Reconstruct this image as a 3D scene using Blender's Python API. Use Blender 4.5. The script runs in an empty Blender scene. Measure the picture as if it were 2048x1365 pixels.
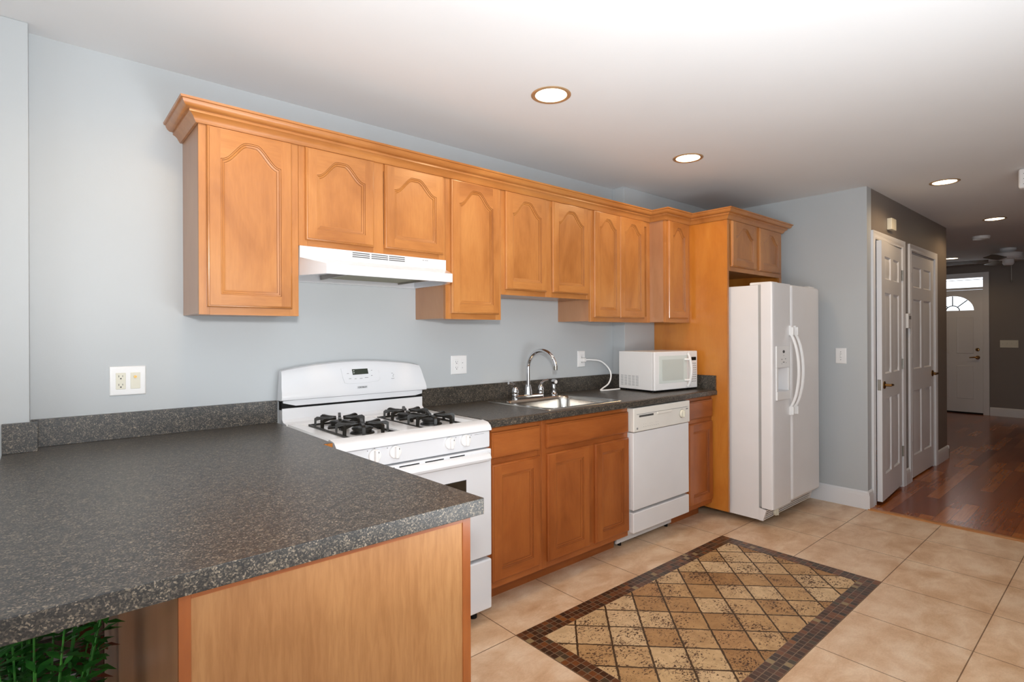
import bpy, bmesh, math, random
from mathutils import Vector, Matrix
random.seed(7)
S = bpy.context.scene
COL = S.collection
R = math.radians
PI = math.pi

# ------------------------------------------------------------------ camera
cd = bpy.data.cameras.new('camera')
cam = bpy.data.objects.new('camera', cd)
COL.objects.link(cam)
F_PX, YAW, ROLL = 1094.69, 40.9147, -0.25671
cd.sensor_fit = 'HORIZONTAL'
cd.sensor_width = 36.0
cd.lens = F_PX / 2048 * 36.0
cd.shift_y = -(682.5 - 669.73) / 2048.0
cd.clip_start = 0.02
_y, _r = R(YAW), R(ROLL)
fw = Vector((math.sin(_y), math.cos(_y), 0)); rt = Vector((math.cos(_y), -math.sin(_y), 0)); up = Vector((0, 0, 1))
r2 = rt * math.cos(_r) + up * math.sin(_r); u2 = -rt * math.sin(_r) + up * math.cos(_r)
mm = Matrix((r2, u2, -fw)).transposed().to_4x4()
mm.translation = Vector((0, -2.70, 1.35))
cam.matrix_world = mm
S.camera = cam

# ------------------------------------------------------------------ view, sky, large lights
S.view_settings.view_transform = 'Standard'
S.view_settings.look = 'None'
S.view_settings.gamma = 1.0
S.view_settings.use_curve_mapping = False
S.view_settings.exposure = 0.0
W = bpy.data.worlds.new('sky'); S.world = W
W.use_nodes = True
W.node_tree.nodes['Background'].inputs[0].default_value = (0.86, 0.93, 1.0, 1)
W.node_tree.nodes['Background'].inputs[1].default_value = 2.2

def area(name, loc, direction, sx, sy, power, col):
    l = bpy.data.lights.new(name, 'AREA'); l.shape = 'RECTANGLE'; l.size = sx; l.size_y = sy
    l.energy = power; l.color = col
    o = bpy.data.objects.new(name, l); COL.objects.link(o); o.location = loc
    o.rotation_euler = Vector(direction).to_track_quat('-Z', 'Y').to_euler()
    return o
area('window_daylight', (-2.92, -2.5, 1.35), (1, 0, 0.0), 2.3, 2.0, 9, (0.92, 0.97, 1.0))
area('patio_daylight', (0.6, -4.30, 1.35), (0, 1, 0.05), 2.4, 1.9, 9, (0.94, 0.97, 1.0))
area('ceiling_fill', (1.1, -2.95, 0.8), (0.15, 0.12, 1), 1.4, 1.4, 54, (0.90, 0.96, 1.0))  # added wide upward fill lamp that brightens the ceiling
fl = bpy.data.lights.new('camera_flash', 'SPOT'); fl.energy = 168; fl.color = (1.0, 0.99, 0.985); fl.spot_size = R(128); fl.spot_blend = 1.0; fl.shadow_soft_size = 0.06
flo = bpy.data.objects.new('camera_flash', fl); COL.objects.link(flo); flo.location = (0.0, -2.76, 1.60)
flo.rotation_euler = Vector((0.66, 0.75, 0.30)).to_track_quat('-Z', 'Y').to_euler()

# ------------------------------------------------------------------ node helpers and materials
def lin(h):
    h = h.lstrip('#'); v = [int(h[i:i + 2], 16) / 255 for i in (0, 2, 4)]
    return tuple(c / 12.92 if c <= 0.04045 else ((c + 0.055) / 1.055) ** 2.4 for c in v) + (1,)

class NT:
    def __init__(s, name):
        s.m = bpy.data.materials.new(name); s.m.use_nodes = True
        s.t = s.m.node_tree; s.b = s.t.nodes['Principled BSDF']
    def n(s, typ, **kw):
        nd = s.t.nodes.new(typ)
        for k, v in kw.items(): setattr(nd, k, v)
        return nd
    def l(s, a, b): s.t.links.new(a, b)
    def coord(s, scale=(1, 1, 1), rot=(0, 0, 0), loc=(0, 0, 0)):
        tc = s.n('ShaderNodeTexCoord'); mp = s.n('ShaderNodeMapping')
        mp.inputs['Scale'].default_value = scale; mp.inputs['Rotation'].default_value = rot; mp.inputs['Location'].default_value = loc
        s.l(tc.outputs['Object'], mp.inputs['Vector']); return mp.outputs[0]
    def noise(s, vec, scale, detail=3, rough=0.5, dist=0.0):
        nd = s.n('ShaderNodeTexNoise'); nd.inputs['Scale'].default_value = scale; nd.inputs['Detail'].default_value = detail
        nd.inputs['Roughness'].default_value = rough; nd.inputs['Distortion'].default_value = dist
        s.l(vec, nd.inputs['Vector']); return nd.outputs['Fac']
    def ramp(s, fac, stops, interp='LINEAR'):
        nd = s.n('ShaderNodeValToRGB'); cr = nd.color_ramp; cr.interpolation = interp
        while len(cr.elements) < len(stops): cr.elements.new(0.5)
        for e, (p, c) in zip(cr.elements, stops): e.position = p; e.color = c
        s.l(fac, nd.inputs[0]); return nd.outputs[0]
    def mix(s, fac, a, b, mode='MIX'):
        nd = s.n('ShaderNodeMix', data_type='RGBA', blend_type=mode)
        for sock, v in ((nd.inputs[0], fac), (nd.inputs[6], a), (nd.inputs[7], b)):
            if hasattr(v, 'is_linked') or hasattr(v, 'links'): s.l(v, sock)
            else: sock.default_value = v
        return nd.outputs[2]
    def math(s, op, a, b=0.0, clamp=False):
        nd = s.n('ShaderNodeMath', operation=op, use_clamp=clamp)
        for sock, v in ((nd.inputs[0], a), (nd.inputs[1], b)):
            if hasattr(v, 'links'): s.l(v, sock)
            else: sock.default_value = v
        return nd.outputs[0]
    def col(s, v):
        if hasattr(v, 'links'): s.l(v, s.b.inputs['Base Color'])
        else: s.b.inputs['Base Color'].default_value = v
        return s
    def bump(s, h, strength=0.2, dist=0.002):
        nd = s.n('ShaderNodeBump'); nd.inputs['Strength'].default_value = strength; nd.inputs['Distance'].default_value = dist
        s.l(h, nd.inputs['Height']); s.l(nd.outputs[0], s.b.inputs['Normal'])
    def set(s, rough=0.5, metal=0.0, spec=0.5, coat=0.0, coat_rough=0.1):
        s.b.inputs['Roughness'].default_value = rough; s.b.inputs['Metallic'].default_value = metal
        s.b.inputs['Specular IOR Level'].default_value = spec; s.b.inputs['Coat Weight'].default_value = coat
        s.b.inputs['Coat Roughness'].default_value = coat_rough
        return s

def plain(name, hexc, rough=0.5, metal=0.0, spec=0.5, coat=0.0, var=0.03, vscale=6.0):
    n = NT(name); c = lin(hexc)
    v = n.coord()
    lo = tuple(max(0, x * (1 - var)) for x in c[:3]) + (1,); hi = tuple(min(1, x * (1 + var)) for x in c[:3]) + (1,)
    n.col(n.ramp(n.noise(v, vscale, 2), [(0.35, lo), (0.65, hi)])); n.set(rough, metal, spec, coat)
    return n.m

def paint(name, hexc, rough, bscale=220, bs=0.12, spec=0.4):
    n = NT(name); c = lin(hexc); v = n.coord()
    lo = tuple(x * 0.98 for x in c[:3]) + (1,); hi = tuple(x * 1.02 for x in c[:3]) + (1,)
    n.col(n.ramp(n.noise(v, 1.3, 3), [(0.3, lo), (0.7, hi)])); n.set(rough, 0, spec)
    n.bump(n.noise(v, bscale, 2), bs, 0.001); return n.m

def wood(name, light, mid, dark, axis='z', rough=0.33, coat=0.25, fine=0.35, blot=1.0):
    n = NT(name)
    st = {'x': (0.10, 1, 1), 'y': (1, 0.10, 1), 'z': (1, 1, 0.10)}[axis]
    st2 = {'x': (0.35, 1, 1), 'y': (1, 0.35, 1), 'z': (1, 1, 0.35)}[axis]
    oi = n.n('ShaderNodeObjectInfo'); off = n.math('MULTIPLY', oi.outputs['Random'], 7.0)
    tc = n.n('ShaderNodeTexCoord')
    va = n.n('ShaderNodeVectorMath', operation='ADD'); n.l(tc.outputs['Object'], va.inputs[0]); n.l(off, va.inputs[1])
    def mp(sc):
        m_ = n.n('ShaderNodeMapping'); m_.inputs['Scale'].default_value = sc; n.l(va.outputs[0], m_.inputs['Vector']); return m_.outputs[0]
    blotch = n.noise(mp(st2), 6.0, 4, 0.55, 0.6)
    base = n.ramp(blotch, [(0.28, lin(dark)), (0.5, lin(mid)), (0.74, lin(light))])
    grain = n.noise(mp(st), 120.0, 4, 0.6, 0.3)
    g = n.ramp(grain, [(0.35, (0.80, 0.74, 0.68, 1)), (0.62, (1, 1, 1, 1))])
    n.col(n.mix(fine, base, n.mix(1.0, base, g, 'MULTIPLY')))
    n.set(rough, 0, 0.5, coat, 0.18)
    n.bump(grain, 0.04, 0.001)
    return n.m

M = {}
M['wall'] = paint('wall_paint', '#bbbfc1', 0.42)
M['taupe'] = paint('taupe_hall_paint', '#857c75', 0.45)
M['ceiling'] = paint('ceiling_paint', '#e5e7e9', 0.85, 120, 0.10, 0.2)
M['white_trim'] = paint('white_trim_paint', '#e6e5e6', 0.35, 60, 0.02)
WL, WM, WD = '#c5884b', '#b8793f', '#a26530'
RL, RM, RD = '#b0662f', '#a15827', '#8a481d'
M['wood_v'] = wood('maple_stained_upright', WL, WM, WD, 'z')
M['wood_h'] = wood('maple_stained_level', WL, WM, WD, 'x')
M['wood_y'] = wood('maple_stained_depth', WL, WM, WD, 'y')
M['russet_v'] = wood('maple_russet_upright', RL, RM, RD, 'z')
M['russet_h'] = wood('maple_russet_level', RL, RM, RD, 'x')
M['dark_step'] = wood('moulding_dark_step', '#8f5a2a', '#865022', '#77441b', 'z')  # darker wood tone for the narrow step faces of door mouldings
M['russet_dark_step'] = wood('russet_moulding_dark_step', '#7c4017', '#733811', '#66300d', 'z')
M['particle'] = plain('raw_particle_board', '#a3662c', 0.8, 0, 0.2, 0, 0.35, 260)
M['laminate'] = wood('cabinet_side_laminate', '#b98a66', '#b3835f', '#a97856', 'z', 0.30, 0.15, 0.15)
M['endpanel'] = wood('tall_end_panel', '#d08a3c', '#c67d31', '#b96e26', 'z', 0.28, 0.3, 0.2)
M['maple'] = wood('maple_back_panel', '#bb8856', '#b27e4d', '#a77344', 'z', 0.42, 0.05, 0.75)
M['enamel'] = plain('white_enamel', '#dedfe2', 0.16, 0, 0.5, 0.3, 0.008)
M['fridge_white'] = plain('fridge_white', '#e6e4e4', 0.30, 0, 0.45, 0.1, 0.01)
M['cream_plastic'] = plain('cream_plastic', '#e4e0d8', 0.35, 0, 0.45, 0, 0.012)
M['white_plastic'] = plain('white_plastic', '#ecebea', 0.32, 0, 0.45, 0, 0.012)
M['almond'] = plain('almond_plastic', '#e0dccb', 0.4, 0, 0.4, 0, 0.012)
M['chrome'] = plain('chrome', '#d8d8da', 0.07, 1.0, 0.5, 0, 0.01)
M['brass'] = plain('aged_brass', '#9a7748', 0.25, 1.0, 0.5, 0, 0.05)
M['nickel'] = plain('brushed_nickel', '#a09c94', 0.35, 1.0, 0.5, 0, 0.03)
M['black_iron'] = plain('black_cast_iron', '#15130f', 0.42, 0, 0.5, 0, 0.1)
M['dark'] = plain('dark_gap', '#0b0a0a', 0.7, 0, 0.3)
M['seal'] = plain('door_gasket', '#a9a9a8', 0.6)
M['grey_mark'] = plain('grey_print', '#8b8b8b', 0.5)
M['pale_grey'] = plain('pale_grey_rim', '#c4c6c8', 0.4)
M['dark_mark'] = plain('dark_print', '#4a4a48', 0.5)
M['lcd'] = plain('lcd_glass', '#1f2a1a', 0.12, 0, 0.5, 0.3)
M['oven_glass'] = plain('oven_black_glass', '#17150f', 0.06, 0, 0.6, 0.5)
M['mw_window'] = plain('microwave_screen', '#c3c8c1', 0.22, 0, 0.5, 0.2, 0.01)
M['mw_frame'] = plain('microwave_door_film', '#d6ddd8', 0.25, 0, 0.5, 0.2, 0.01)
M['ring'] = plain('light_trim_ring', '#c9a983', 0.35, 0.6, 0.5)
M['espresso'] = wood('espresso_wood', '#3a2015', '#2c160e', '#200e08', 'z', 0.35, 0.2)
M['terracotta'] = plain('dark_planter', '#3b2217', 0.6)

# stainless steel: brushed along x
n = NT('stainless_steel'); v = n.coord((1, 60, 60))
n.col(n.ramp(n.noise(v, 8, 3), [(0.3, lin('#b7b2ab')), (0.7, lin('#cfcbc4'))])); n.set(0.22, 1.0); M['steel'] = n.m
# speckled laminate worktop
n = NT('speckled_worktop'); v = n.coord()
v2 = n.n('ShaderNodeVectorMath', operation='ADD'); n.l(v, v2.inputs[0])
nz = n.n('ShaderNodeTexNoise'); nz.inputs['Scale'].default_value = 60; n.l(v, nz.inputs['Vector']); 
sc = n.n('ShaderNodeVectorMath', operation='SCALE'); sc.inputs['Scale'].default_value = 0.012; n.l(nz.outputs['Color'], sc.inputs[0]); n.l(sc.outputs[0], v2.inputs[1])
vo = n.n('ShaderNodeTexVoronoi'); vo.inputs['Scale'].default_value = 380; n.l(v2.outputs[0], vo.inputs['Vector'])
sx = n.n('ShaderNodeSeparateColor'); n.l(vo.outputs['Color'], sx.inputs[0])
speck = n.ramp(sx.outputs[0], [(0.0, lin('#292827')), (0.36, lin('#383532')), (0.58, lin('#514b44')), (0.77, lin('#6c6356')), (0.91, lin('#8c806f')), (1.0, lin('#b0a38c'))], 'CONSTANT')
patch = n.ramp(n.noise(v, 55, 3, 0.6), [(0.40, (0.55, 0.55, 0.55, 1)), (0.62, (1.1, 1.08, 1.05, 1))])
n.col(n.mix(1.0, speck, patch, 'MULTIPLY')); n.set(0.35, 0, 0.60); n.bump(n.noise(v, 400, 2), 0.05, 0.0005); M['counter'] = n.m
# square floor tiles, grid aligned to the room
n = NT('travertine_tile'); T = 0.457
v = n.coord((1, 1, 1), loc=(-(1.616 - 10 * T), (0.853 + 20 * T), 0))
bk = n.n('ShaderNodeTexBrick', offset=0.0, squash=1.0); n.l(v, bk.inputs['Vector'])
bk.inputs['Scale'].default_value = 1.0; bk.inputs['Brick Width'].default_value = T; bk.inputs['Row Height'].default_value = T
bk.inputs['Mortar Size'].default_value = 0.0026; bk.inputs['Mortar Smooth'].default_value = 0.3; bk.inputs['Bias'].default_value = 0
bk.inputs['Color1'].default_value = (0.97, 0.97, 0.97, 1); bk.inputs['Color2'].default_value = (1.03, 1.02, 1.0, 1); bk.inputs['Mortar'].default_value = (0.30, 0.24, 0.19, 1)
cl = n.ramp(n.noise(n.coord((1, 1.6, 1)), 5, 6, 0.6, 0.4), [(0.25, lin('#c8a07c')), (0.45, lin('#dcba98')), (0.60, lin('#e8ccae')), (0.8, lin('#f1dcc2'))])
fn = n.ramp(n.noise(n.coord((1, 2, 1)), 70, 5, 0.7), [(0.3, (0.90, 0.88, 0.86, 1)), (0.6, (1, 1, 1, 1))])
mo = n.ramp(n.noise(n.coord((1, 1.4, 1), loc=(3, 1, 0)), 2.6, 6, 0.65, 0.6), [(0.32, (0.86, 0.79, 0.72, 1)), (0.56, (1, 1, 1, 1))])
n.col(n.mix(1.0, n.mix(1.0, n.mix(1.0, cl, mo, 'MULTIPLY'), fn, 'MULTIPLY'), bk.outputs['Color'], 'MULTIPLY')); n.set(0.36, 0, 0.4)
n.bump(n.math('SUBTRACT', 1.0, bk.outputs['Fac']), 0.35, 0.002); M['tile'] = n.m
# diamond stone field of the inlay
n = NT('tumbled_stone_diamonds'); P = 0.1527
tc = n.n('ShaderNodeTexCoord'); mp = n.n('ShaderNodeMapping'); mp.vector_type = 'POINT'
mp.inputs['Rotation'].default_value = (0, 0, R(45))
a = R(45); px, py = 1.991, -1.298
rx, ry = px * math.cos(a) - py * math.sin(a), px * math.sin(a) + py * math.cos(a)
mp.inputs['Location'].default_value = (-rx + 40 * P, -ry + 40 * P, 0)
n.l(tc.outputs['Object'], mp.inputs['Vector'])
bk = n.n('ShaderNodeTexBrick', offset=0.0, squash=1.0)
wob = n.n('ShaderNodeTexNoise'); wob.inputs['Scale'].default_value = 45; n.l(tc.outputs['Object'], wob.inputs['Vector'])
ws = n.n('ShaderNodeVectorMath', operation='SCALE'); ws.inputs['Scale'].default_value = 0.008; n.l(wob.outputs['Color'], ws.inputs[0])
wa = n.n('ShaderNodeVectorMath', operation='ADD'); n.l(mp.outputs[0], wa.inputs[0]); n.l(ws.outputs[0], wa.inputs[1]); n.l(wa.outputs[0], bk.inputs['Vector'])
for k, val in (('Scale', 1.0), ('Brick Width', P), ('Row Height', P), ('Mortar Size', 0.0052), ('Mortar Smooth', 0.25), ('Bias', 0.0)): bk.inputs[k].default_value = val
bk.inputs['Color1'].default_value = (0, 0, 0, 1); bk.inputs['Color2'].default_value = (1, 1, 1, 1); bk.inputs['Mortar'].default_value = (0.5, 0.5, 0.5, 1)
bwv = n.n('ShaderNodeSeparateColor'); n.l(bk.outputs['Color'], bwv.inputs[0])
stone = n.ramp(bwv.outputs[0], [(0.0, lin('#a37a4e')), (0.3, lin('#bb9566')), (0.55, lin('#d2b58d')), (0.8, lin('#c7a679')), (1.0, lin('#ad8255'))])
cloud = n.ramp(n.noise(tc.outputs['Object'], 16, 5, 0.6, 0.5), [(0.3, (0.80, 0.76, 0.72, 1)), (0.65, (1.1, 1.1, 1.1, 1))])
patchm = n.noise(tc.outputs['Object'], 7, 3, 0.6)
pit = n.noise(n.coord((1.0, 1.5, 1)), 75, 5, 0.65, 0.8)
thr = n.math('ADD', n.math('MULTIPLY', patchm, 0.42), 0.225)
pitm = n.math('MULTIPLY', n.math('SUBTRACT', thr, pit), 22.0, True)
c1 = n.mix(1.0, stone, cloud, 'MULTIPLY')
c2 = n.mix(pitm, c1, lin('#4a3021'))
c3 = n.mix(bk.outputs['Fac'], c2, lin('#45321f'))
n.col(c3); n.set(0.5, 0, 0.35)
n.bump(n.math('SUBTRACT', 1.0, n.math('MAXIMUM', pitm, bk.outputs['Fac'])), 0.5, 0.003); M['diamond'] = n.m
# small mosaic of the inlay border
n = NT('brown_mosaic'); Q = 0.0305
v = n.coord(loc=(-1.615 + 60 * Q, 0.853 + 60 * Q, 0))
bk = n.n('ShaderNodeTexBrick', offset=0.0, squash=1.0); n.l(v, bk.inputs['Vector'])
for k, val in (('Scale', 1.0), ('Brick Width', Q), ('Row Height', Q), ('Mortar Size', 0.0016), ('Mortar Smooth', 0.1), ('Bias', 0.0)): bk.inputs[k].default_value = val
bk.inputs['Color1'].default_value = (0, 0, 0, 1); bk.inputs['Color2'].default_value = (1, 1, 1, 1)
fl = n.n('ShaderNodeVectorMath', operation='SNAP'); fl.inputs[1].default_value = (Q, Q, 1); n.l(v, fl.inputs[0])
wn = n.n('ShaderNodeTexWhiteNoise', noise_dimensions='2D'); n.l(fl.outputs[0], wn.inputs['Vector'])
mc = n.ramp(wn.outputs['Value'], [(0, lin('#3b2416')), (0.22, lin('#4d2d1b')), (0.42, lin('#5e3822')), (0.6, lin('#33251c')), (0.72, lin('#6e4022')), (0.84, lin('#443a2c')), (0.93, lin('#7d4a22')), (0.97, lin('#8f7a55'))], 'CONSTANT')
n.col(n.mix(bk.outputs['Fac'], mc, lin('#7c6650'))); n.set(0.3, 0, 0.5); n.bump(n.math('SUBTRACT', 1.0, bk.outputs['Fac']), 0.4, 0.002); M['mosaic'] = n.m
# hardwood strip floor, boards run along x
n = NT('oak_strip_floor'); v = n.coord()
bk = n.n('ShaderNodeTexBrick', offset=0.37, offset_frequency=3, squash=1.0); n.l(v, bk.inputs['Vector'])
for k, val in (('Scale', 1.0), ('Brick Width', 0.55), ('Row Height', 0.085), ('Mortar Size', 0.0010), ('Mortar Smooth', 0.2), ('Bias', 0.0)): bk.inputs[k].default_value = val
bk.inputs['Color1'].default_value = (0, 0, 0, 1); bk.inputs['Color2'].default_value = (1, 1, 1, 1); bk.inputs['Mortar'].default_value = (0, 0, 0, 1)
sp = n.n('ShaderNodeSeparateColor'); n.l(bk.outputs['Color'], sp.inputs[0])
bc = n.ramp(sp.outputs[0], [(0, lin('#7e3a14')), (0.3, lin('#a85c26')), (0.6, lin('#c27436')), (0.8, lin('#9a5122')), (1.0, lin('#8a441a'))])
gr = n.ramp(n.noise(n.coord((0.06, 1, 1)), 90, 4, 0.6), [(0.3, (0.72, 0.66, 0.6, 1)), (0.65, (1, 1, 1, 1))])
n.col(n.mix(bk.outputs['Fac'], n.mix(1.0, bc, gr, 'MULTIPLY'), lin('#2a1208'))); n.set(0.24, 0, 0.45, 0.15, 0.12); M['oak'] = n.m
# lamp lens, glass, foliage
n = NT('lamp_lens'); n.b.inputs['Emission Color'].default_value = (1.0, 0.80, 0.52, 1); n.b.inputs['Emission Strength'].default_value = 9.0; M['lens'] = n.m
n = NT('window_glass'); n.b.inputs['Transmission Weight'].default_value = 1.0; n.b.inputs['IOR'].default_value = 1.05; n.set(0.02); n.col((0.95, 0.97, 0.98, 1)); M['glass'] = n.m
n = NT('leaf_green'); v = n.coord(); n.col(n.ramp(n.noise(v, 25, 3), [(0.3, lin('#1d5a22')), (0.7, lin('#4f9a3c'))])); n.set(0.4); M['leaf'] = n.m
M['leafred'] = plain('leaf_red_brown', '#8a4a35', 0.45)
n = NT('filter_mesh'); v = n.coord(); bk = n.n('ShaderNodeTexChecker'); bk.inputs['Scale'].default_value = 260; n.l(v, bk.inputs['Vector'])
bk.inputs['Color1'].default_value = lin('#6d6a52'); bk.inputs['Color2'].default_value = lin('#a5a184'); n.col(bk.outputs['Color']); n.set(0.45, 0.7); M['filter'] = n.m

# ------------------------------------------------------------------ mesh helpers
class MB:
    def __init__(s): s.bm = bmesh.new()
    def _merge(s, tmp, mi):
        for f in tmp.faces: f.material_index = mi
        me = bpy.data.meshes.new('t'); tmp.to_mesh(me); tmp.free(); s.bm.from_mesh(me); bpy.data.meshes.remove(me); return s
    def box(s, x0, x1, y0, y1, z0, z1, bev=0.0, seg=2, mi=0, xf=None):
        t = bmesh.new()
        x0, x1 = sorted((x0, x1)); y0, y1 = sorted((y0, y1)); z0, z1 = sorted((z0, z1))
        bmesh.ops.create_cube(t, size=1)
        for v in t.verts: v.co = Vector(((x0 + x1) / 2 + v.co.x * (x1 - x0), (y0 + y1) / 2 + v.co.y * (y1 - y0), (z0 + z1) / 2 + v.co.z * (z1 - z0)))
        if bev: bmesh.ops.bevel(t, geom=t.edges[:], offset=min(bev, 0.49 * min(x1 - x0, y1 - y0, z1 - z0)), segments=seg, profile=0.5, affect='EDGES')
        if xf: bmesh.ops.transform(t, matrix=xf, verts=t.verts)
        return s._merge(t, mi)
    def prism(s, pts, axis, a0, a1, mi=0, bev=0.0):
        # polygon pts in the two axes other than `axis` (order x,y,z), extruded from a0 to a1
        t = bmesh.new(); i = 'xyz'.index(axis)
        def mk(p, a):
            q = list(p); q.insert(i, a); return t.verts.new(q)
        A = [mk(p, a0) for p in pts]; B = [mk(p, a1) for p in pts]; k = len(pts)
        t.faces.new(A); t.faces.new(B[::-1])
        for j in range(k): t.faces.new((A[j], B[j], B[(j + 1) % k], A[(j + 1) % k]))
        bmesh.ops.recalc_face_normals(t, faces=t.faces[:])
        if bev: bmesh.ops.bevel(t, geom=t.edges[:], offset=bev, segments=2, profile=0.5, affect='EDGES')
        return s._merge(t, mi)
    def loft(s, loops, mi=0, cap0=True, cap1=True, closed=True):
        t = bmesh.new(); V = [[t.verts.new(p) for p in lp] for lp in loops]; k = len(loops[0])
        for a, b in zip(V, V[1:]):
            for j in range(k if closed else k - 1): t.faces.new((a[j], a[(j + 1) % k], b[(j + 1) % k], b[j]))
        if cap0: t.faces.new(V[0][::-1])
        if cap1: t.faces.new(V[-1])
        bmesh.ops.recalc_face_normals(t, faces=t.faces[:])
        return s._merge(t, mi)
    def lathe(s, c, prof, axis='z', seg=24, mi=0, sx=1.0, sy=1.0):
        c = Vector(c); loops = []
        for r, h in prof:
            lp = []
            for k in range(seg):
                a = 2 * PI * k / seg; u, w = r * math.cos(a) * sx, r * math.sin(a) * sy
                lp.append(c + (Vector((u, w, h)) if axis == 'z' else Vector((u, h, w)) if axis == 'y' else Vector((h, u, w))))
            loops.append(lp)
        return s.loft(loops, mi)
    def tube(s, pts, r, seg=10, mi=0, caps=True):
        pts = [Vector(p) for p in pts]; loops = []; rr = r if isinstance(r, (list, tuple)) else [r] * len(pts)
        t0 = (pts[1] - pts[0]).normalized(); nrm = t0.orthogonal().normalized()
        for i, p in enumerate(pts):
            t = (pts[min(i + 1, len(pts) - 1)] - pts[max(i - 1, 0)]).normalized()
            nrm = (nrm - t * nrm.dot(t)).normalized(); b = t.cross(nrm)
            loops.append([p + (nrm * math.cos(2 * PI * k / seg) + b * math.sin(2 * PI * k / seg)) * rr[i] for k in range(seg)])
        return s.loft(loops, mi, caps, caps)
    def build(s, name, mats, parent=None):
        for f in s.bm.faces: f.smooth = True
        s.bm.normal_update()
        for e in s.bm.edges:
            if len(e.link_faces) == 2:
                try: sharp = e.calc_face_angle() > R(32)
                except Exception: sharp = True
                e.smooth = not sharp
        me = bpy.data.meshes.new(name); off = OFF.get(parent, Vector((0, 0, 0)))
        if off.length: bmesh.ops.translate(s.bm, vec=-off, verts=s.bm.verts)
        s.bm.to_mesh(me); s.bm.free()
        for m in (mats if isinstance(mats, (list, tuple)) else [mats]): me.materials.append(M[m])
        o = bpy.data.objects.new(name, me); COL.objects.link(o)
        wn_ = o.modifiers.new('weighted_normals', 'WEIGHTED_NORMAL'); wn_.keep_sharp = True
        if parent: o.parent = parent; OFF[o] = off
        return o
OFF = {}

def tag(o, label=None, cat=None, group=None, kind=None):
    if label: o['label'] = label
    if cat: o['category'] = cat
    if group: o['group'] = group
    if kind: o['kind'] = kind
    return o
def thing(name, loc, label, cat, group=None, kind=None):
    o = bpy.data.objects.new(name, None); COL.objects.link(o); o.location = loc; o.empty_display_size = 0.05
    OFF[o] = Vector(loc); return tag(o, label, cat, group, kind)
def struct(name, mb, mats, label=None, cat=None):
    return tag(mb.build(name, mats), label, cat, None, 'structure')
def copy_tree(o, parent=None):
    c = o.copy(); COL.objects.link(c)
    if parent: c.parent = parent
    for ch in list(o.children): copy_tree(ch, c)
    return c
def arc(c, r, a0, a1, k, plane='xz', fixed=0.0):
    out = []
    for i in range(k + 1):
        a = R(a0 + (a1 - a0) * i / k); u, w = c[0] + r * math.cos(a), c[1] + r * math.sin(a)
        out.append((u, fixed, w) if plane == 'xz' else (fixed, u, w) if plane == 'yz' else (u, w, fixed))
    return out
def text_mesh(name, body, size, loc, mat, parent, depth=0.0008, sx=1.0):
    cu = bpy.data.curves.new(name, 'FONT'); cu.body = body; cu.size = size; cu.extrude = depth; cu.align_x = 'CENTER'; cu.align_y = 'CENTER'
    tmp = bpy.data.objects.new('tmp_text', cu); COL.objects.link(tmp)
    dg = bpy.context.evaluated_depsgraph_get(); me = bpy.data.meshes.new_from_object(tmp.evaluated_get(dg))
    bpy.data.objects.remove(tmp)
    me.transform(Matrix.Translation(Vector(loc) - OFF.get(parent, Vector())) @ Matrix.Rotation(R(90), 4, 'X') @ Matrix.Diagonal((sx, 1, 1, 1)))
    me.materials.clear(); me.materials.append(M[mat]); me.name = name
    o = bpy.data.objects.new(name, me); COL.objects.link(o); o.parent = parent; OFF[o] = OFF.get(parent, Vector()); return o

# ------------------------------------------------------------------ the setting
CZ = 2.475
HY = -1.315       # face of the hall closet wall
XW = 4.80         # face of the short wall beside the fridge
XE = 7.377        # end of the closet block
XF = 11.65        # front wall with the entry door
YR = -4.40        # wall opposite the cabinets
XL = -3.0
m = MB(); m.box(XL, 4.795, YR, 0.0, -0.08, 0.0); struct('floor', m, 'tile')
m = MB(); m.box(4.795, XF, YR, 0.6, -0.08, 0.006); struct('floor_hall', m, 'oak')
m = MB(); m.box(XL, XF, YR, 0.6, CZ, CZ + 0.1); struct('ceiling', m, 'ceiling')
m = MB(); m.box(XL, XF + 0.1, 0.0, 0.1, 0.0, CZ); struct('wall_back', m, 'wall')
m = MB(); m.box(-0.55, -0.022, -0.088, 0.0, 0.0, CZ, 0.004); struct('wall_pier', m, 'wall')
m = MB(); m.box(3.375, XW, -0.115, 0.0, 0.0, CZ, 0.004); struct('wall_chase', m, 'wall')
m = MB(); m.box(XW, XW + 0.1, HY + 0.0, 0.0, 0.0, CZ); struct('wall_right', m, 'wall')
# closet wall with two door openings
D1 = (4.955, 5.70); D2 = (5.975, 6.84); DH = 2.085
m = MB()
for a, b in ((XW + 0.1, D1[0]), (D1[1], D2[0]), (D2[1], XE)): m.box(a, b, HY, HY + 0.1, 0.0, CZ)
for a, b in (D1, D2): m.box(a, b, HY, HY + 0.1, DH, CZ)
m.box(XE - 0.1, XE, HY + 0.1, 0.0, 0.0, CZ)
struct('wall_hall', m, 'taupe')
# wall opposite the cabinets, with a wide patio window
m = MB()
for a, b, c, d in ((XL, -0.6, 0, CZ), (1.8, XF, 0, CZ), (-0.6, 1.8, 0, 0.4), (-0.6, 1.8, 2.3, CZ)): m.box(a, b, YR - 0.1, YR, c, d)
struct('wall_front', m, 'wall')
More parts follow.
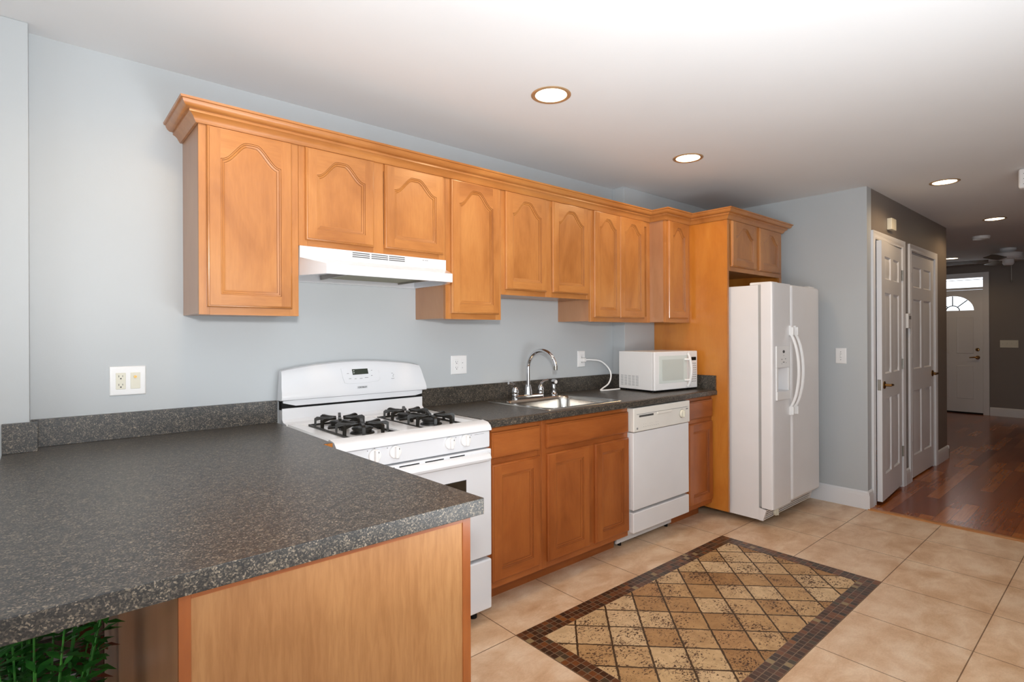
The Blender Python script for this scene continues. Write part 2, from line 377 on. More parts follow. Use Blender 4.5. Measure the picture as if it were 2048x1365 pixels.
# left wall with the garden window
m = MB()
for a, b, c, d in ((YR, -3.65, 0, CZ), (-1.35, 0.0, 0, CZ), (-3.65, -1.35, 0, 0.35), (-3.65, -1.35, 2.35, CZ)): m.box(XL - 0.1, XL, a, b, c, d)
struct('wall_left', m, 'wall')
def window(name, axis, at, a0, a1, z0, z1):
    m = MB()
    def bx(a, b, c, d):
        if axis == 'x': m.box(at - 0.07, at - 0.02, a, b, c, d, 0.004)
        else: m.box(a, b, at - 0.07, at - 0.02, c, d, 0.004)
    bx(a0, a0 + 0.06, z0, z1); bx(a1 - 0.06, a1, z0, z1); bx(a0 + 0.06, a1 - 0.06, z0, z0 + 0.06); bx(a0 + 0.06, a1 - 0.06, z1 - 0.06, z1)
    mid = (a0 + a1) / 2; bx(mid - 0.03, mid + 0.03, z0 + 0.06, z1 - 0.06)
    f = struct(name, m, 'white_trim')
    g = MB()
    for p, q in ((a0 + 0.06, mid - 0.03), (mid + 0.03, a1 - 0.06)):
        if axis == 'x': g.box(at - 0.05, at - 0.044, p, q, z0 + 0.06, z1 - 0.06)
        else: g.box(p, q, at - 0.05, at - 0.044, z0 + 0.06, z1 - 0.06)
    g.build('pane', 'glass', f)
window('window_1', 'x', XL, -3.65, -1.35, 0.35, 2.35)
window('window_2', 'y', YR, -0.6, 1.8, 0.4, 2.3)
# front wall with entry door and transom opening
EY0, EY1 = -0.985, -0.195; EC = (EY0 + EY1) / 2
m = MB()
for a, b, c, d in ((YR, EY0 - 0.012, 0, CZ), (EY1 + 0.012, 0.0, 0, CZ), (EY0 - 0.012, EY1 + 0.012, 2.262, CZ)): m.box(XF, XF + 0.12, a, b, c, d)
struct('wall_entry', m, 'taupe')

# baseboards
def bb_prof(h=0.135, t=0.016): return [(0, 0), (t, 0), (t, h - 0.035), (t * 0.75, h - 0.028), (t * 0.7, h - 0.012), (t * 0.35, h - 0.004), (0, h)]
m = MB(); m.prism([(XW - a, b) for a, b in bb_prof()], 'y', -0.72, HY - 0.001)
struct('baseboard_right', m, 'white_trim')
m = MB()
for a, b in ((XW - 0.0162, 4.886), (5.775, 5.905), (6.91, XE + 0.016)): m.prism([(HY - p, q + 0.006) for p, q in bb_prof()], 'x', a, b)
m.prism([(XE + p, q + 0.006) for p, q in bb_prof()], 'y', HY - 0.016, 0.0)
struct('baseboard_hall', m, 'white_trim')
m = MB(); m.prism([(XF - p, q + 0.006) for p, q in bb_prof()], 'y', YR, EY0 - 0.085)
struct('baseboard_entry', m, 'white_trim')
# threshold strip between tile and oak
m = MB(); m.prism([(4.778, 0.0), (4.784, 0.007), (4.80, 0.011), (4.822, 0.011), (4.832, 0.006), (4.832, 0.0)], 'y', HY - 0.005, YR)
struct('trim_threshold', m, 'wood_y')
# the stone and mosaic inlay in the tile floor
IX0, IX1, IY0, IY1 = 1.615, 3.448, -1.768, -0.853; IB = 0.0915
m = MB()
m.box(IX0, IX1, IY1 - IB, IY1, -0.02, 0.0025); m.box(IX0, IX1, IY0, IY0 + IB, -0.02, 0.0025)
m.box(IX0, IX0 + IB, IY0 + IB, IY1 - IB, -0.02, 0.0025); m.box(IX1 - IB, IX1, IY0 + IB, IY1 - IB, -0.02, 0.0025)
inl = struct('floor_inlay', m, 'mosaic', 'rug-like floor inlay of diamond stone tiles inside a dark brown mosaic border', 'floor inlay')
m = MB(); m.box(IX0 + IB, IX1 - IB, IY0 + IB, IY1 - IB, -0.02, 0.0022)
tag(m.build('stone_field', 'diamond', inl), 'tan tumbled stone laid in diamonds')

# ---- hall doors
def casing(name, x0, x1, ztop, w=0.062):
    m = MB(); y = HY
    prof = [(0.0, 0.0), (0.0, -0.017), (0.010, -0.017), (0.018, -0.013), (0.040, -0.011), (0.052, -0.016), (w, -0.012), (w, 0.0)]  # from outside to inside
    L = [(x0 + a, y + b) for a, b in prof]
    m.loft([[(x0 + a, y + b, 0.006) for a, b in prof], [(x0 + a, y + b, ztop - a) for a, b in prof], [(x1 - a, y + b, ztop - a) for a, b in prof], [(x1 - a, y + b, 0.006) for a, b in prof]])
    # jamb lining and stop
    j0, j1 = x0 + w, x1 - w
    m.box(j0 - 0.002, j0 + 0.010, y, y + 0.1, 0.006, ztop - w); m.box(j1 - 0.010, j1 + 0.002, y, y + 0.1, 0.006, ztop - w); m.box(j0, j1, y, y + 0.1, ztop - w - 0.010, ztop - w + 0.002)
    return struct(name, m, 'white_trim')
casing('trim_1', 4.893, 5.765, 2.150)
casing('trim_2', 5.910, 6.905, 2.150)
def six_panel(m, x0, x1, z0, z1, yf, th):
    w = x1 - x0; st = 0.105; mul = 0.09; rec = 0.012
    rails = [(0, 0.20), (0.80, 0.20 * 0.98 + 0.80), (1.64, 1.75), (1.97, z1 - z0)]
    rails = [(z0 + a, z0 + b) for a, b in rails]
    rails[-1] = (z1 - 0.115, z1)
    m.box(x0, x1, yf + rec, yf + th - 0.0, z0, z1)
    for a, b in ((x0, x0 + st), (x1 - st, x1), ((x0 + x1 - mul) / 2, (x0 + x1 + mul) / 2)): m.box(a, b, yf, yf + rec, z0, z1)
    cols = ((x0 + st, (x0 + x1 - mul) / 2), ((x0 + x1 + mul) / 2, x1 - st))
    for a, b in cols:
        for r0, r1 in rails: m.box(a, b, yf, yf + rec, r0, r1)
        for (p, q), (r, s_) in zip(rails, rails[1:]):
            A = lambda d, y: [(a + d, y, q + d), (b - d, y, q + d), (b - d, y, r - d), (a + d, y, r - d)]
            m.loft([A(0.0, yf + 0.0005), A(0.010, yf + rec - 0.001), A(0.018, yf + rec - 0.001), A(0.040, yf + 0.003)], cap0=False)
# door 1, ajar, hinged on its right
d1 = thing('door_1', (5.692, HY - 0.004, 0.03), 'white six panel closet door standing slightly ajar nearest the kitchen', 'door', None, 'structure')
m = MB(); six_panel(m, 4.972, 5.692, 0.03, 2.075, HY - 0.004, 0.035); m.build('door_leaf', 'white_trim', d1)
def lever(parent, x, z, y, sgn, mat='brass'):
    m = MB(); m.lathe((x, y, z), [(0.030, 0.0), (0.031, -0.006), (0.024, -0.010), (0.011, -0.012), (0.010, -0.045), (0.0095, -0.05)], 'y', 18)
    m.tube([(x, y - 0.045, z), (x + sgn * 0.03, y - 0.048, z + 0.002), (x + sgn * 0.07, y - 0.046, z - 0.002), (x + sgn * 0.105, y - 0.042, z - 0.004)], [0.010, 0.010, 0.0085, 0.008], 10)
    return m.build('door_handle', mat, parent)
lever(d1, 5.032, 0.94, HY - 0.004, 1)
m = MB(); m.box(4.9705, 4.9725, HY + 0.002, HY + 0.026, 0.90, 0.985); m.box(4.966, 4.971, HY + 0.007, HY + 0.020, 0.93, 0.955); m.build('latch_plate', 'nickel', d1)
def hinge(parent, x, z, y):
    m = MB(); m.lathe((x, y, z - 0.045), [(0.0065, 0), (0.0065, 0.09)], 'z', 10); m.box(x - 0.018, x - 0.002, y + 0.004, y + 0.0062, z - 0.045, z + 0.045); m.box(x + 0.002, x + 0.016, y + 0.004, y + 0.0062, z - 0.045, z + 0.045)
    return m.build('hinge', 'nickel', parent)
for z in (0.32, 1.08, 1.85): hinge(d1, 5.696, z, HY - 0.012)
d1.rotation_euler.z = R(3.6)
d2 = thing('door_2', (5.99, HY, 0.02), 'closed white six panel closet door farther along the hall', 'door', None, 'structure')
m = MB(); six_panel(m, 5.990, 6.825, 0.02, 2.072, HY + 0.002, 0.035); m.build('door_leaf', 'white_trim', d2)
lever(d2, 6.765, 0.945, HY + 0.002, -1)
for z in (0.32, 1.08, 1.85): hinge(d2, 5.984, z, HY - 0.006)
# entry door in the front wall: half-round light above two long panels
d3 = thing('door_3', (XF, EC, 0.0), 'white entry door with half round glass light at the far end', 'door', None, 'structure')
m = MB(); x = XF + 0.02
FZ, FR = 1.72, 0.245; rr = FR * 0.98
n_ = 16
hole = [(EC + 0.278 * math.cos(R(180 - 180 * i / n_)), FZ + FR * math.sin(R(180 - 180 * i / n_))) for i in range(n_ + 1)]
poly = [(EY0, 0.03), (EY1, 0.03), (EY1, FZ)] ; 
m.prism([(EY0, 0.03), (EY1, 0.03), (EY1, FZ), (EY0, FZ)], 'x', x, x + 0.04)
for i in range(n_):
    a, b = hole[i], hole[i + 1]
    ta = EY0 + (EY1 - EY0) * i / n_; tb = EY0 + (EY1 - EY0) * (i + 1) / n_
    m.prism([(a[0], a[1]), (b[0], b[1]), (tb, 2.056), (ta, 2.056)], 'x', x, x + 0.04)
m.prism([(EY0, FZ), (hole[0][0], FZ), (EY0, 2.056)], 'x', x, x + 0.04); m.prism([(EY1, FZ), (EY1, 2.056), (hole[-1][0], FZ)], 'x', x, x + 0.04)
for ya, yb in ((EY0 + 0.12, EC - 0.05), (EC + 0.05, EY1 - 0.12)):
    for za, zb in ((0.25, 0.80), (1.0, 1.62)):
        A = lambda d, xx: [(xx, ya + d, za + d), (xx, yb - d, za + d), (xx, yb - d, zb - d), (xx, ya + d, zb - d)]
        m.loft([A(0, x), A(0.008, x - 0.007), A(0.018, x - 0.007), A(0.03, x - 0.002)], cap0=False)
m.build('door_leaf', 'white_trim', d3)
m = MB()
for ang in (45, 90, 135): m.tube([(x + 0.01, EC + 0.09 * math.cos(R(ang)), FZ + 0.08 * math.sin(R(ang))), (x + 0.01, EC + 0.275 * math.cos(R(ang)), FZ + 0.242 * math.sin(R(ang)))], 0.008, 6)
m.tube([(x + 0.01, EC + 0.09 * math.cos(R(t)), FZ + 0.08 * math.sin(R(t))) for t in range(0, 181, 15)], 0.008, 6)
m.build('muntin', 'dark_mark', d3)
m = MB(); m.prism(hole, 'x', x + 0.018, x + 0.022); m.build('pane', 'glass', d3)
m = MB(); m.lathe((x, EY0 + 0.07, 1.068), [(0.027, 0), (0.028, -0.008), (0.02, -0.016), (0.008, -0.018)], 'x', 16); m.build('deadbolt', 'brass', d3)
m = MB(); m.lathe((x, EY0 + 0.07, 0.94), [(0.030, 0), (0.031, -0.008), (0.022, -0.014), (0.011, -0.05)], 'x', 16)
m.tube([(x - 0.048, EY0 + 0.07, 0.94), (x - 0.05, EY0 + 0.11, 0.944), (x - 0.048, EY0 + 0.17, 0.935)], [0.011, 0.010, 0.008], 8); m.build('door_handle', 'brass', d3)
# its casing with a transom light
m = MB()
c0, c1 = EY0 - 0.08, EY1 + 0.08
m.box(XF - 0.018, XF, c0, EY0 - 0.002, 0.006, 2.335, 0.004); m.box(XF - 0.018, XF, EY1 + 0.002, c1, 0.006, 2.335, 0.004)
m.box(XF - 0.018, XF, EY0 - 0.002, EY1 + 0.002, 2.252, 2.335, 0.004); m.box(XF - 0.012, XF + 0.06, EY0 - 0.01, EY1 + 0.01, 2.060, 2.096)
m.box(XF, XF + 0.1, EY0 - 0.012, EY0, 0.0, 2.262); m.box(XF, XF + 0.1, EY1, EY1 + 0.012, 0.0, 2.262)
m.box(XF + 0.012, XF + 0.03, EY0, EY1, 2.218, 2.226)
tr = struct('trim_3', m, 'white_trim')
m = MB(); m.box(XF + 0.03, XF + 0.034, EY0, EY1, 2.096, 2.252); m.build('pane', 'glass', tr)
m = MB(); m.box(XF - 0.01, XF + 0.09, EY0, EY1, 0.004, 0.028); struct('trim_4', m, 'dark')

# ------------------------------------------------------------------ cabinetry
def door_front(m, x0, x1, z0, z1, yf, th=0.020, arch=0.0, st=0.047, rt_=0.042, rb=0.050, mould=0.021):
    """framed door facing -y: mi 0 upright grain, mi 1 level grain"""
    e = 0.007
    # back block with shaped outer edge
    A = lambda d, y: [(x0 + d, y, z0 + d), (x1 - d, y, z0 + d), (x1 - d, y, z1 - d), (x0 + d, y, z1 - d)]
    m.loft([A(0.0, yf + th), A(0.0, yf + 0.009), A(0.003, yf + 0.0045), A(e, yf + 0.003), A(e + 0.001, yf)], cap1=False)
    X0, X1, Z0, Z1 = x0 + e + 0.001, x1 - e - 0.001, z0 + e + 0.001, z1 - e - 0.001
    ix0, ix1, iz0 = x0 + st, x1 - st, z0 + rb
    sh = z1 - rt_ - arch                       # height of the arch shoulders (or top of opening)
    K = 40 if arch else 1
    top = []
    for i in range(K + 1):
        t = i / K; xx = ix1 + (ix0 - ix1) * t
        u_ = max(0.0, min(1.0, (min(t, 1 - t) - 0.035) / 0.385))
        zz = sh + (arch * (0.86 * u_ * u_ * (3 - 2 * u_) + 0.14 * math.sin(PI * t)) if arch else 0.0)
        top.append((xx, zz))
    lp = [(ix0, iz0), (ix1, iz0)] + top      # counter-clockwise seen from -y
    t = bmesh.new()
    def face(pts, mi):
        f = t.faces.new([t.verts.new((p[0], yf, p[1])) for p in pts]); f.material_index = mi
    face([(X0, Z0), (ix0, Z0), (ix0, Z1), (X0, Z1)], 0); face([(ix1, Z0), (X1, Z0), (X1, Z1), (ix1, Z1)], 0)
    face([(ix0, Z0), (ix1, Z0), (ix1, iz0), (ix0, iz0)], 1)
    for (a, b), (c, d) in zip(top, top[1:]): face([(c, d), (a, b), (a, Z1), (c, Z1)], 1)
    bmesh.ops.remove_doubles(t, verts=t.verts, dist=1e-6)
    t.normal_update()
    for q in t.faces:
        if q.normal.y > 0: q.normal_flip()
    n_frame = len(t.faces)
    # offsets of the opening
    def inset(d):
        k = len(lp); out = []
        for i in range(k):
            p0, p1, p2 = Vector(lp[i - 1]), Vector(lp[i]), Vector(lp[(i + 1) % k])
            e1 = (p1 - p0).normalized(); e2 = (p2 - p1).normalized()
            n1, n2 = Vector((-e1.y, e1.x)), Vector((-e2.y, e2.x)); b = (n1 + n2)
            b = b / max(0.35, b.dot(n1)); out.append(p1 + b * d)
        return out
    steps = [(0.0, 0.0), (0.0012, 0.0026), (mould * 0.28, 0.0034), (mould * 0.34, 0.0062), (mould * 0.70, 0.0082), (mould * 0.75, 0.0106), (mould, 0.0114)]
    V = [[t.verts.new((p[0], yf + dep, p[1])) for p in inset(d)] for d, dep in steps]
    k = len(lp)
    for si, (a, b) in enumerate(zip(V, V[1:])):
        for j in range(k):
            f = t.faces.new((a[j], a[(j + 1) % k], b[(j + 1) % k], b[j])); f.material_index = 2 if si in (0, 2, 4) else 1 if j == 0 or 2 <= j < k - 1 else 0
    f = t.faces.new(V[-1]); f.material_index = 0
    t.normal_update()
    for q in list(t.faces)[n_frame:]:
        if q.normal.y > 0: q.normal_flip()
    me = bpy.data.meshes.new('t'); t.to_mesh(me); t.free(); m.bm.from_mesh(me); bpy.data.meshes.remove(me)
    return m
def slab_front(m, x0, x1, z0, z1, yf, th=0.020, mi=0):
    A = lambda d, y: [(x0 + d, y, z0 + d), (x1 - d, y, z0 + d), (x1 - d, y, z1 - d), (x0 + d, y, z1 - d)]
    m.loft([A(0.0, yf + th), A(0.0, yf + 0.010), A(0.003, yf + 0.005), A(0.008, yf + 0.0035), A(0.010, yf)], mi); return m
WV = ['wood_v', 'wood_h', 'dark_step']; RV = ['russet_v', 'russet_h', 'russet_dark_step']
def frame(parent, x0, x1, z0, z1, yf, stiles, rails, th=0.019, mats=WV):
    m = MB()
    for a, b in stiles: m.box(a, b, yf, yf + th, z0, z1, 0.0008, 1, 0)
    ss = sorted(stiles)
    for (a, b), (c, d) in zip(ss, ss[1:]):
        for p, q in rails: m.box(b, c, yf, yf + th, p, q, 0.0, 1, 1)
    return m.build('face_frame', mats, parent)
UY = -0.301
def wall_cabinet(label, x0, x1, z0, doors, z1=2.192, yf=UY, yb=-0.001, arch=0.080, zt=2.174, dz=0.030, mid=None):
    c = thing('upper_cabinet', ((x0 + x1) / 2, yb, z0), label, 'wall cabinet', 'maple upper cabinets')
    m = MB(); m.box(x0, x1, yf + 0.019, yb, z0 + 0.004, z1); m.build('body', 'laminate', c)
    st = [(x0, x0 + 0.038), (x1 - 0.038, x1)] + ([mid] if mid else [])
    frame(c, x0, x1, z0, z1, yf, st, [(z0, z0 + 0.045), (2.14, z1)])
    for a, b in doors:
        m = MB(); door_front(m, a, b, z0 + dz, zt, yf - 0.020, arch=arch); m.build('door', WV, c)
    return c
wall_cabinet('single door maple wall cabinet at the left end of the upper row', 0.473, 0.856, 1.434, [(0.500, 0.825)])
wall_cabinet('short two door maple wall cabinet over the white range hood', 0.857, 1.617, 1.741, [(0.884, 1.206), (1.264, 1.599)], mid=(1.208, 1.262), dz=0.027, arch=0.074)
wall_cabinet('single door maple wall cabinet to the right of the range hood', 1.618, 1.996, 1.434, [(1.649, 1.973)])
wall_cabinet('raised two door maple wall cabinet above the sink', 1.997, 2.768, 1.579, [(2.025, 2.350), (2.405, 2.733)], mid=(2.352, 2.403))
wall_cabinet('two door maple wall cabinet above the microwave, doors meeting without a stile', 2.769, 3.434, 1.434, [(2.796, 3.068), (3.070, 3.350)], arch=0.062)
wall_cabinet('narrow maple wall cabinet set forward beside the tall end panel', 3.435, 3.755, 1.434, [(3.462, 3.712)], yf=-0.435, yb=-0.116, arch=0.060)
# over the refrigerator
c = thing('upper_cabinet', (4.21, -0.116, 1.74), 'dark looking two door maple cabinet over the refrigerator', 'wall cabinet', 'maple upper cabinets')
m = MB(); m.box(3.776, 4.640, -0.716, -0.116, 1.83, 2.192); m.build('body', 'laminate', c)
m = MB(); m.box(4.640, 4.660, -0.716, -0.116, 1.725, 2.192); m.build('side_panel', 'endpanel', c)
frame(c, 3.776, 4.660, 1.806, 2.192, -0.735, [(3.776, 3.800), (4.618, 4.660), (4.180, 4.246)], [(1.806, 1.848), (2.15, 2.192)])
m = MB(); m.box(4.618, 4.660, -0.735, -0.717, 1.725, 1.806); m.build('frame_foot', 'wood_v', c)
for a, b in ((3.806, 4.182), (4.240, 4.612)):
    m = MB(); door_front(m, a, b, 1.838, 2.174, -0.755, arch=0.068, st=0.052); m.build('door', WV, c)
# tall end panel beside the refrigerator
m = MB(); m.box(3.7575, 3.775, -0.7345, -0.116, 0.062, 2.192, 0.001, 1)
tp = tag(m.build('end_panel', 'endpanel'), 'tall orange maple end panel between counter and refrigerator', 'cabinet panel')
m = MB(); m.box(3.7565, 3.7755, -0.739, -0.735, 0.062, 2.174); m.build('edge_band', 'wood_v', tp)
# crown moulding along the whole row
cp = [(0.010, 0.0), (0.013, 0.005), (0.016, 0.010), (0.020, 0.018), (0.028, 0.026), (0.036, 0.030), (0.036, 0.040), (0.048, 0.041), (0.055, 0.046), (0.061, 0.056), (0.063, 0.064), (0.069, 0.065), (0.071, 0.073), (0.001, 0.073), (0.001, 0.0)]
path = [(0.473, 0.0), (0.473, UY), (3.435, UY), (3.435, -0.435), (3.757, -0.435), (3.757, -0.735), (4.660, -0.735), (4.660, -0.116)]
loops = []
for i, p in enumerate(path):
    p = Vector(p)
    d1_ = (p - Vector(path[i - 1])).normalized() if i else None
    d2_ = (Vector(path[i + 1]) - p).normalized() if i < len(path) - 1 else None
    nn = [Vector((d.y, -d.x)) for d in (d1_, d2_) if d is not None]
    if i == 0 or i == len(path) - 1: nb = nn[0]
    else: nb = (nn[0] + nn[1]) / (1 + nn[0].dot(nn[1]))
    loops.append([(p.x + nb.x * o_, p.y + nb.y * o_, 2.176 + h) for o_, h in cp])
m = MB(); m.loft(loops)
tag(m.build('crown_moulding', 'wood_h'), 'stepped maple crown moulding running along the tops of the upper cabinets', 'moulding')

# base cabinets
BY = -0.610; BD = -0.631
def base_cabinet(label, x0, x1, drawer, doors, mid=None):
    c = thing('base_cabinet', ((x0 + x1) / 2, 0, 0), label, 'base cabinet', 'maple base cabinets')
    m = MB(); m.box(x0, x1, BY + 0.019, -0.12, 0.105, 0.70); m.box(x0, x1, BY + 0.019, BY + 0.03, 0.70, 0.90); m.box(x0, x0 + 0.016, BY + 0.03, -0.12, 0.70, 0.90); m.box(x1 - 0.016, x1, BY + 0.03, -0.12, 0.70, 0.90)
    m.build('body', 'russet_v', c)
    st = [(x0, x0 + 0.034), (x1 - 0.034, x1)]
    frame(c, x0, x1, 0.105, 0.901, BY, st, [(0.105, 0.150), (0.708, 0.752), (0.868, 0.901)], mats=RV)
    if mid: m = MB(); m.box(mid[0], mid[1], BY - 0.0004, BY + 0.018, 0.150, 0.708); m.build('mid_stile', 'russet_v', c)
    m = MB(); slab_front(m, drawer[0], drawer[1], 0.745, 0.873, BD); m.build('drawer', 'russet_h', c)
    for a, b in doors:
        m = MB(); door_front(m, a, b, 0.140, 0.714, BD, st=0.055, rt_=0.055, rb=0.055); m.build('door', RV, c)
    m = MB(); m.box(x0, x1, -0.500, -0.488, 0.0, 0.105); m.build('toe_kick', 'russet_h', c)
    return c
base_cabinet('narrow maple base cabinet with one drawer and door beside the stove', 1.640, 2.014, (1.664, 1.990), [(1.667, 1.990)])
base_cabinet('wide maple sink base cabinet with false drawer front over two doors', 2.015, 2.751, (2.040, 2.742), [(2.046, 2.380), (2.432, 2.744)], (2.372, 2.440))
base_cabinet('narrow maple base cabinet between dishwasher and tall end panel', 3.392, 3.756, (3.418, 3.742), [(3.420, 3.742)])

# peninsula cabinet
c = thing('peninsula_cabinet', (0.50, -0.8, 0), 'light maple backed peninsula cabinet under the dark worktop in front', 'base cabinet')
m = MB(); m.box(0.186, 0.800, -1.574, -0.001, 0.0, 0.899); m.build('body', 'laminate', c)
m = MB(); m.box(0.206, 0.806, -1.580, -1.574, 0.0, 0.880); m.build('back_panel', 'maple', c)
m = MB(); m.box(0.186, 0.206, -1.583, -1.574, 0.0, 0.899, 0.001); m.build('stile', 'russet_v', c)
m = MB(); m.box(0.802, 0.826, -1.583, -1.574, 0.0, 0.899, 0.001); m.build('stile', 'russet_v', c)
m = MB(); m.box(0.206, 0.802, -1.583, -1.574, 0.880, 0.899); m.build('top_rail', 'russet_h', c)

# worktops
CT = 0.940
w1 = thing('peninsula_worktop', (0.38, -0.8, 0.90), 'large speckled dark grey worktop of the peninsula in the foreground', 'worktop')
m = MB(); m.prism([(-0.096, -1.613), (0.847, -1.613), (0.812, -0.672), (0.850, -0.672), (0.850, -0.001), (-0.021, -0.001), (-0.021, -0.0885), (-0.096, -0.0885)], 'z', 0.899, CT, 0, 0.0018); m.build('slab', 'counter', w1)
m = MB(); m.box(0.814, 0.8485, -0.6735, -0.6715, 0.902, 0.9385); tag(m.build('raw_edge', 'particle', w1), 'bare brown particle board at a notch in the edge')
m = MB(); m.box(-0.0205, 0.855, -0.020, -0.001, CT, 1.043, 0.0015); m.build('backsplash', 'counter', w1)
m = MB(); m.box(-0.096, 0.000, -0.108, -0.089, CT, 1.045, 0.0015); m.build('backsplash', 'counter', w1)
w2 = thing('sink_worktop', (2.7, -0.3, 0.90), 'speckled dark worktop running from stove to tall end panel', 'worktop')
m = MB(); X0, X1 = 1.626, 3.756
fr = [(-0.590, 0.902), (-0.652, 0.902), (-0.656, 0.906), (-0.656, 0.928), (-0.653, 0.935), (-0.646, 0.939), (-0.638, CT), (-0.590, CT)]
m.prism(fr, 'x', X0, X1)
m.box(X0, 2.118, -0.590, -0.001, 0.902, CT); m.box(2.672, X1, -0.590, -0.116, 0.902, CT); m.box(2.672, 3.374, -0.116, -0.001, 0.902, CT)
m.box(2.118, 2.672, -0.142, -0.001, 0.902, CT); m.box(2.118, 2.672, -0.590, -0.572, 0.902, CT)
m.build('slab', 'counter', w2)
m = MB(); m.box(X0 + 0.004, 3.374, -0.020, -0.001, CT, 1.043, 0.0015); m.box(3.355, 3.374, -0.135, -0.020, CT, 1.043, 0.0015); m.box(3.374, X1, -0.135, -0.116, CT, 1.043, 0.0015); m.build('backsplash', 'counter', w2)
m = MB(); m.box(X1 - 0.019, X1, -0.650, -0.135, CT, 1.043, 0.0015); m.build('side_splash', 'counter', w2)

# ------------------------------------------------------------------ sink and tap
def rrect(x0, x1, y0, y1, r, z, k=5):
    out = []
    for cx, cy, a0 in ((x1 - r, y1 - r, 0), (x0 + r, y1 - r, 90), (x0 + r, y0 + r, 180), (x1 - r, y0 + r, 270)):
        for i in range(k + 1):
            a = R(a0 + 90 * i / k); out.append((cx + r * math.cos(a), cy + r * math.sin(a), z))
    return out
sk = thing('kitchen_sink', (2.39, -0.33, CT), 'single bowl stainless steel sink set into the dark worktop', 'sink')
m = MB()
m.loft([rrect(2.075, 2.715, -0.612, -0.050, 0.03, CT + 0.0005), rrect(2.077, 2.713, -0.610, -0.052, 0.03, CT + 0.004), rrect(2.086, 2.704, -0.601, -0.061, 0.028, CT + 0.004),
        rrect(2.125, 2.665, -0.566, -0.150, 0.07, CT + 0.0025), rrect(2.131, 2.659, -0.560, -0.156, 0.066, CT - 0.004), rrect(2.137, 2.653, -0.554, -0.162, 0.062, CT - 0.02),
        rrect(2.150, 2.640, -0.540, -0.175, 0.055, CT - 0.15), rrect(2.175, 2.615, -0.515, -0.200, 0.05, CT - 0.172), rrect(2.30, 2.48, -0.40, -0.30, 0.03, CT - 0.176)], cap0=False)
m.build('basin', 'steel', sk)
m = MB(); m.lathe((2.39, -0.35, CT - 0.1755), [(0.0, 0.001), (0.045, 0.001), (0.047, 0.003), (0.05, 0.0)], 'z', 20); m.build('drain', 'chrome', sk)
tp_ = thing('kitchen_tap', (2.40, -0.088, CT + 0.004), 'chrome gooseneck tap with two lever handles behind the sink', 'tap')
zb = CT + 0.004
m = MB(); m.loft([rrect(2.268, 2.532, -0.114, -0.062, 0.024, zb), rrect(2.268, 2.532, -0.114, -0.062, 0.024, zb + 0.014), rrect(2.275, 2.525, -0.107, -0.069, 0.018, zb + 0.020)]); m.build('deck_plate', 'chrome', tp_)
m = MB(); tx, ty = 2.40, -0.088
m.lathe((tx, ty, zb + 0.018), [(0.027, 0), (0.026, 0.01), (0.021, 0.05), (0.018, 0.062), (0.0135, 0.064)], 'z', 20)
rad = 0.112; zc = 1.137
pts = [(tx, ty, zb + 0.06), (tx, ty, 1.04), (tx, ty, zc)] + [(tx + 0.012 * (1 - math.cos(R(a_))), ty - rad + rad * math.cos(R(a_)), zc + rad * math.sin(R(a_))) for a_ in range(12, 169, 12)]
pts += [(tx + 0.024, ty - 2 * rad, zc + 0.016)]
m.tube(pts, 0.0125, 14); m.build('spout', 'chrome', tp_)
m = MB(); m.lathe((tx + 0.024, ty - 2 * rad - 0.001, zc - 0.008), [(0.0115, 0), (0.0125, 0.004), (0.0125, 0.028)], 'z', 16); m.build('aerator', 'nickel', tp_)
for s_ in (-1, 1):
    hx = tx + s_ * 0.112
    m = MB(); m.lathe((hx, ty, zb + 0.018), [(0.021, 0), (0.022, 0.006), (0.020, 0.012), (0.023, 0.024), (0.020, 0.042), (0.010, 0.055), (0.004, 0.058)], 'z', 18)
    m.tube([(hx, ty, zb + 0.06), (hx + s_ * 0.008, ty, zb + 0.085), (hx + s_ * 0.03, ty - 0.004, zb + 0.098), (hx + s_ * 0.06, ty - 0.006, zb + 0.102)], [0.010, 0.009, 0.008, 0.0085], 10); m.build('lever_handle', 'chrome', tp_)
sp_ = thing('side_sprayer', (2.625, -0.098, CT + 0.004), 'small chrome side sprayer standing right of the tap', 'sprayer')
m = MB(); m.lathe((2.625, -0.098, zb), [(0.026, 0), (0.026, 0.006), (0.018, 0.014), (0.014, 0.022), (0.0135, 0.045)], 'z', 18); m.build('holder', 'chrome', sp_)
m = MB(); m.lathe((2.625, -0.098, zb + 0.02), [(0.013, 0), (0.015, 0.015), (0.0155, 0.035), (0.012, 0.052), (0.011, 0.060)], 'z', 16)
m.lathe((2.625, -0.085, zb + 0.088), [(0.012, 0), (0.017, -0.006), (0.018, -0.026), (0.015, -0.034)], 'y', 16); m.build('spray_head', 'chrome', sp_)
m = MB(); m.lathe((2.625, -0.1195, zb + 0.088), [(0.0125, 0), (0.012, -0.0012)], 'y', 14); m.build('spray_face', 'white_plastic', sp_)

# ------------------------------------------------------------------ stove
st = thing('gas_stove', (1.238, -0.35, 0), 'white freestanding gas stove with four black burners', 'stove')
SX0, SX1 = 0.860, 1.617
m = MB(); m.box(SX0 + 0.003, SX1 - 0.003, -0.640, -0.025, 0.055, 0.900); m.box(SX0 + 0.003, SX1 - 0.003, -0.060, -0.025, 0.90, 1.03)
m.build('body', 'enamel', st)
for a in (SX0 + 0.05, SX1 - 0.05):
    for b in (-0.60, -0.08): m = MB(); m.lathe((a, b, 0.0), [(0.018, 0), (0.018, 0.056)], 'z', 10); m.build('foot', 'dark', st)
ck = MB(); ck.box(SX0, SX1, -0.640, -0.062, 0.897, 0.926, 0.003)
ck.prism([(-0.602, 0.924), (-0.606, 0.938), (-0.616, 0.942), (-0.658, 0.936), (-0.676, 0.922), (-0.684, 0.908), (-0.684, 0.900), (-0.640, 0.897), (-0.60, 0.897)], 'x', SX0, SX1)
